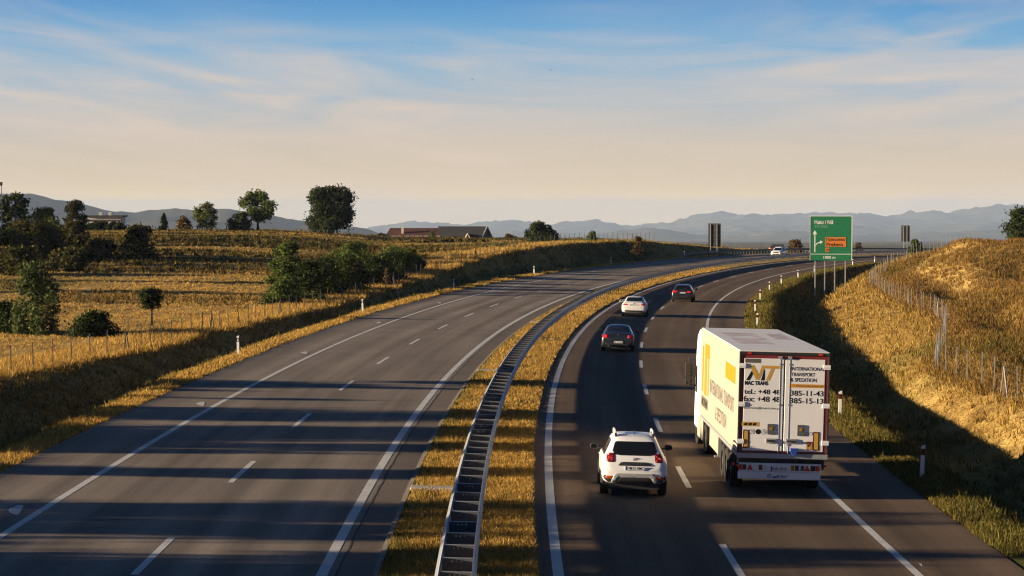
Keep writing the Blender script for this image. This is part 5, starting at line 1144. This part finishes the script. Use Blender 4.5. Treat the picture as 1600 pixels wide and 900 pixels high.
s, t = scat(16000, 60, 400, -14.6, -13.1, 3, 1); blades('verge_grass', s, t, .10 + .0003 * s, .02 + .0002 * s, 4, 4, mat='grass_pale')
s, t = scat(36000, 60, 380, 13.12, 15.8, 5, 1); blades('verge_grass', s, t, .10 + .0003 * s, .02 + .0002 * s, 4, 6)
s, t = scat(30000, 80, 400, -26, -14.4, 7, 1); blades('ditch_grass', s, t, .12 + .0004 * s, .03 + .0003 * s, 3, 8)
s, t = scat(100000, 62, 360, 15.5, 27, 9, 1); blades('ditch_grass', s, t, .05 + .00016 * s, .016 + .00012 * s, 4, 10)
rr = np.random.default_rng(12)
s, t = scat(150000, 100, 480, -115, -21, 11, 1); x, y = plan(s, t); k = rr.random(len(s)) < .35 + 1.3 * np.clip(fbm(x * .12, y * .05, 3) + .35, 0, 1); k &= t < np.interp(s, LFS, LFT) + 1.5
s, t = s[k], t[k]; blades('field_grass', s, t, .08 + .00028 * s, .025 + .0002 * s, 5, 12, mat='grass_pale')
s, t = scat(22000, 105, 400, -30, -20, 19, 1); tf = np.interp(s, LFS, LFT); k = (t < tf + .8) & (t > tf - 4); s, t = s[k], t[k]; blades('fence_straw', s, t, .30 + .0005 * s, .03 + .0002 * s, 5, 20, gofs=-.3, mat='grass_pale')
s, t = scat(120000, 85, 380, 18, 62, 13, 1); x, y = plan(s, t); k = (t > np.interp(s, RFS, RFT) - .6) & (rr.random(len(s)) < .3 + 1.6 * np.clip(fbm(x * .16, y * .06, 3) + .3, 0, 1)); s, t = s[k], t[k]
blades('hill_grass', s, t, .20 + .0006 * s, .025 + .0002 * s, 5, 14, lean=.35, mat='grass_dry')
# taller dark weeds in strips across the left hillside
s, t = scat(26000, 150, 480, -120, -30, 15, 1); x, y = plan(s, t); k = (fbm(x * .035, y * .05, 4) > .06) & (y > 215); s, t = s[k], t[k]
blades('weeds', s, t, .3 + .0007 * s, .05 + .0004 * s, 5, 16, gofs=.55, mat='grass_dry')
s, t = scat(30000, 100, 360, 20, 60, 17, 1); x, y = plan(s, t); k = (fbm(x * .05 + 5, y * .035, 3) > .0) & (t > np.interp(s, RFS, RFT) + 2); s, t = s[k], t[k]
blades('weeds', s, t, .3 + .0008 * s, .04 + .0003 * s, 4, 18, gofs=.55, mat='grass_dry')

# ------------------------------------------------------------------ haze
HAZE = 3.6e-5
mb = MB(); mb.box(-29000, 29000, -2500, 33000, -520, 75)
hm = bpy.data.materials.new('haze'); hm.use_nodes = True; N = hm.node_tree.nodes; N.clear(); vo = N.new('ShaderNodeVolumePrincipled'); ou = N.new('ShaderNodeOutputMaterial')
vo.inputs['Density'].default_value = HAZE; vo.inputs['Color'].default_value = (.50, .65, .92, 1); vo.inputs['Anisotropy'].default_value = 0.0
hm.node_tree.links.new(vo.outputs[0], ou.inputs['Volume'])
o = mb.build('haze', hm); o['kind'] = 'stuff'
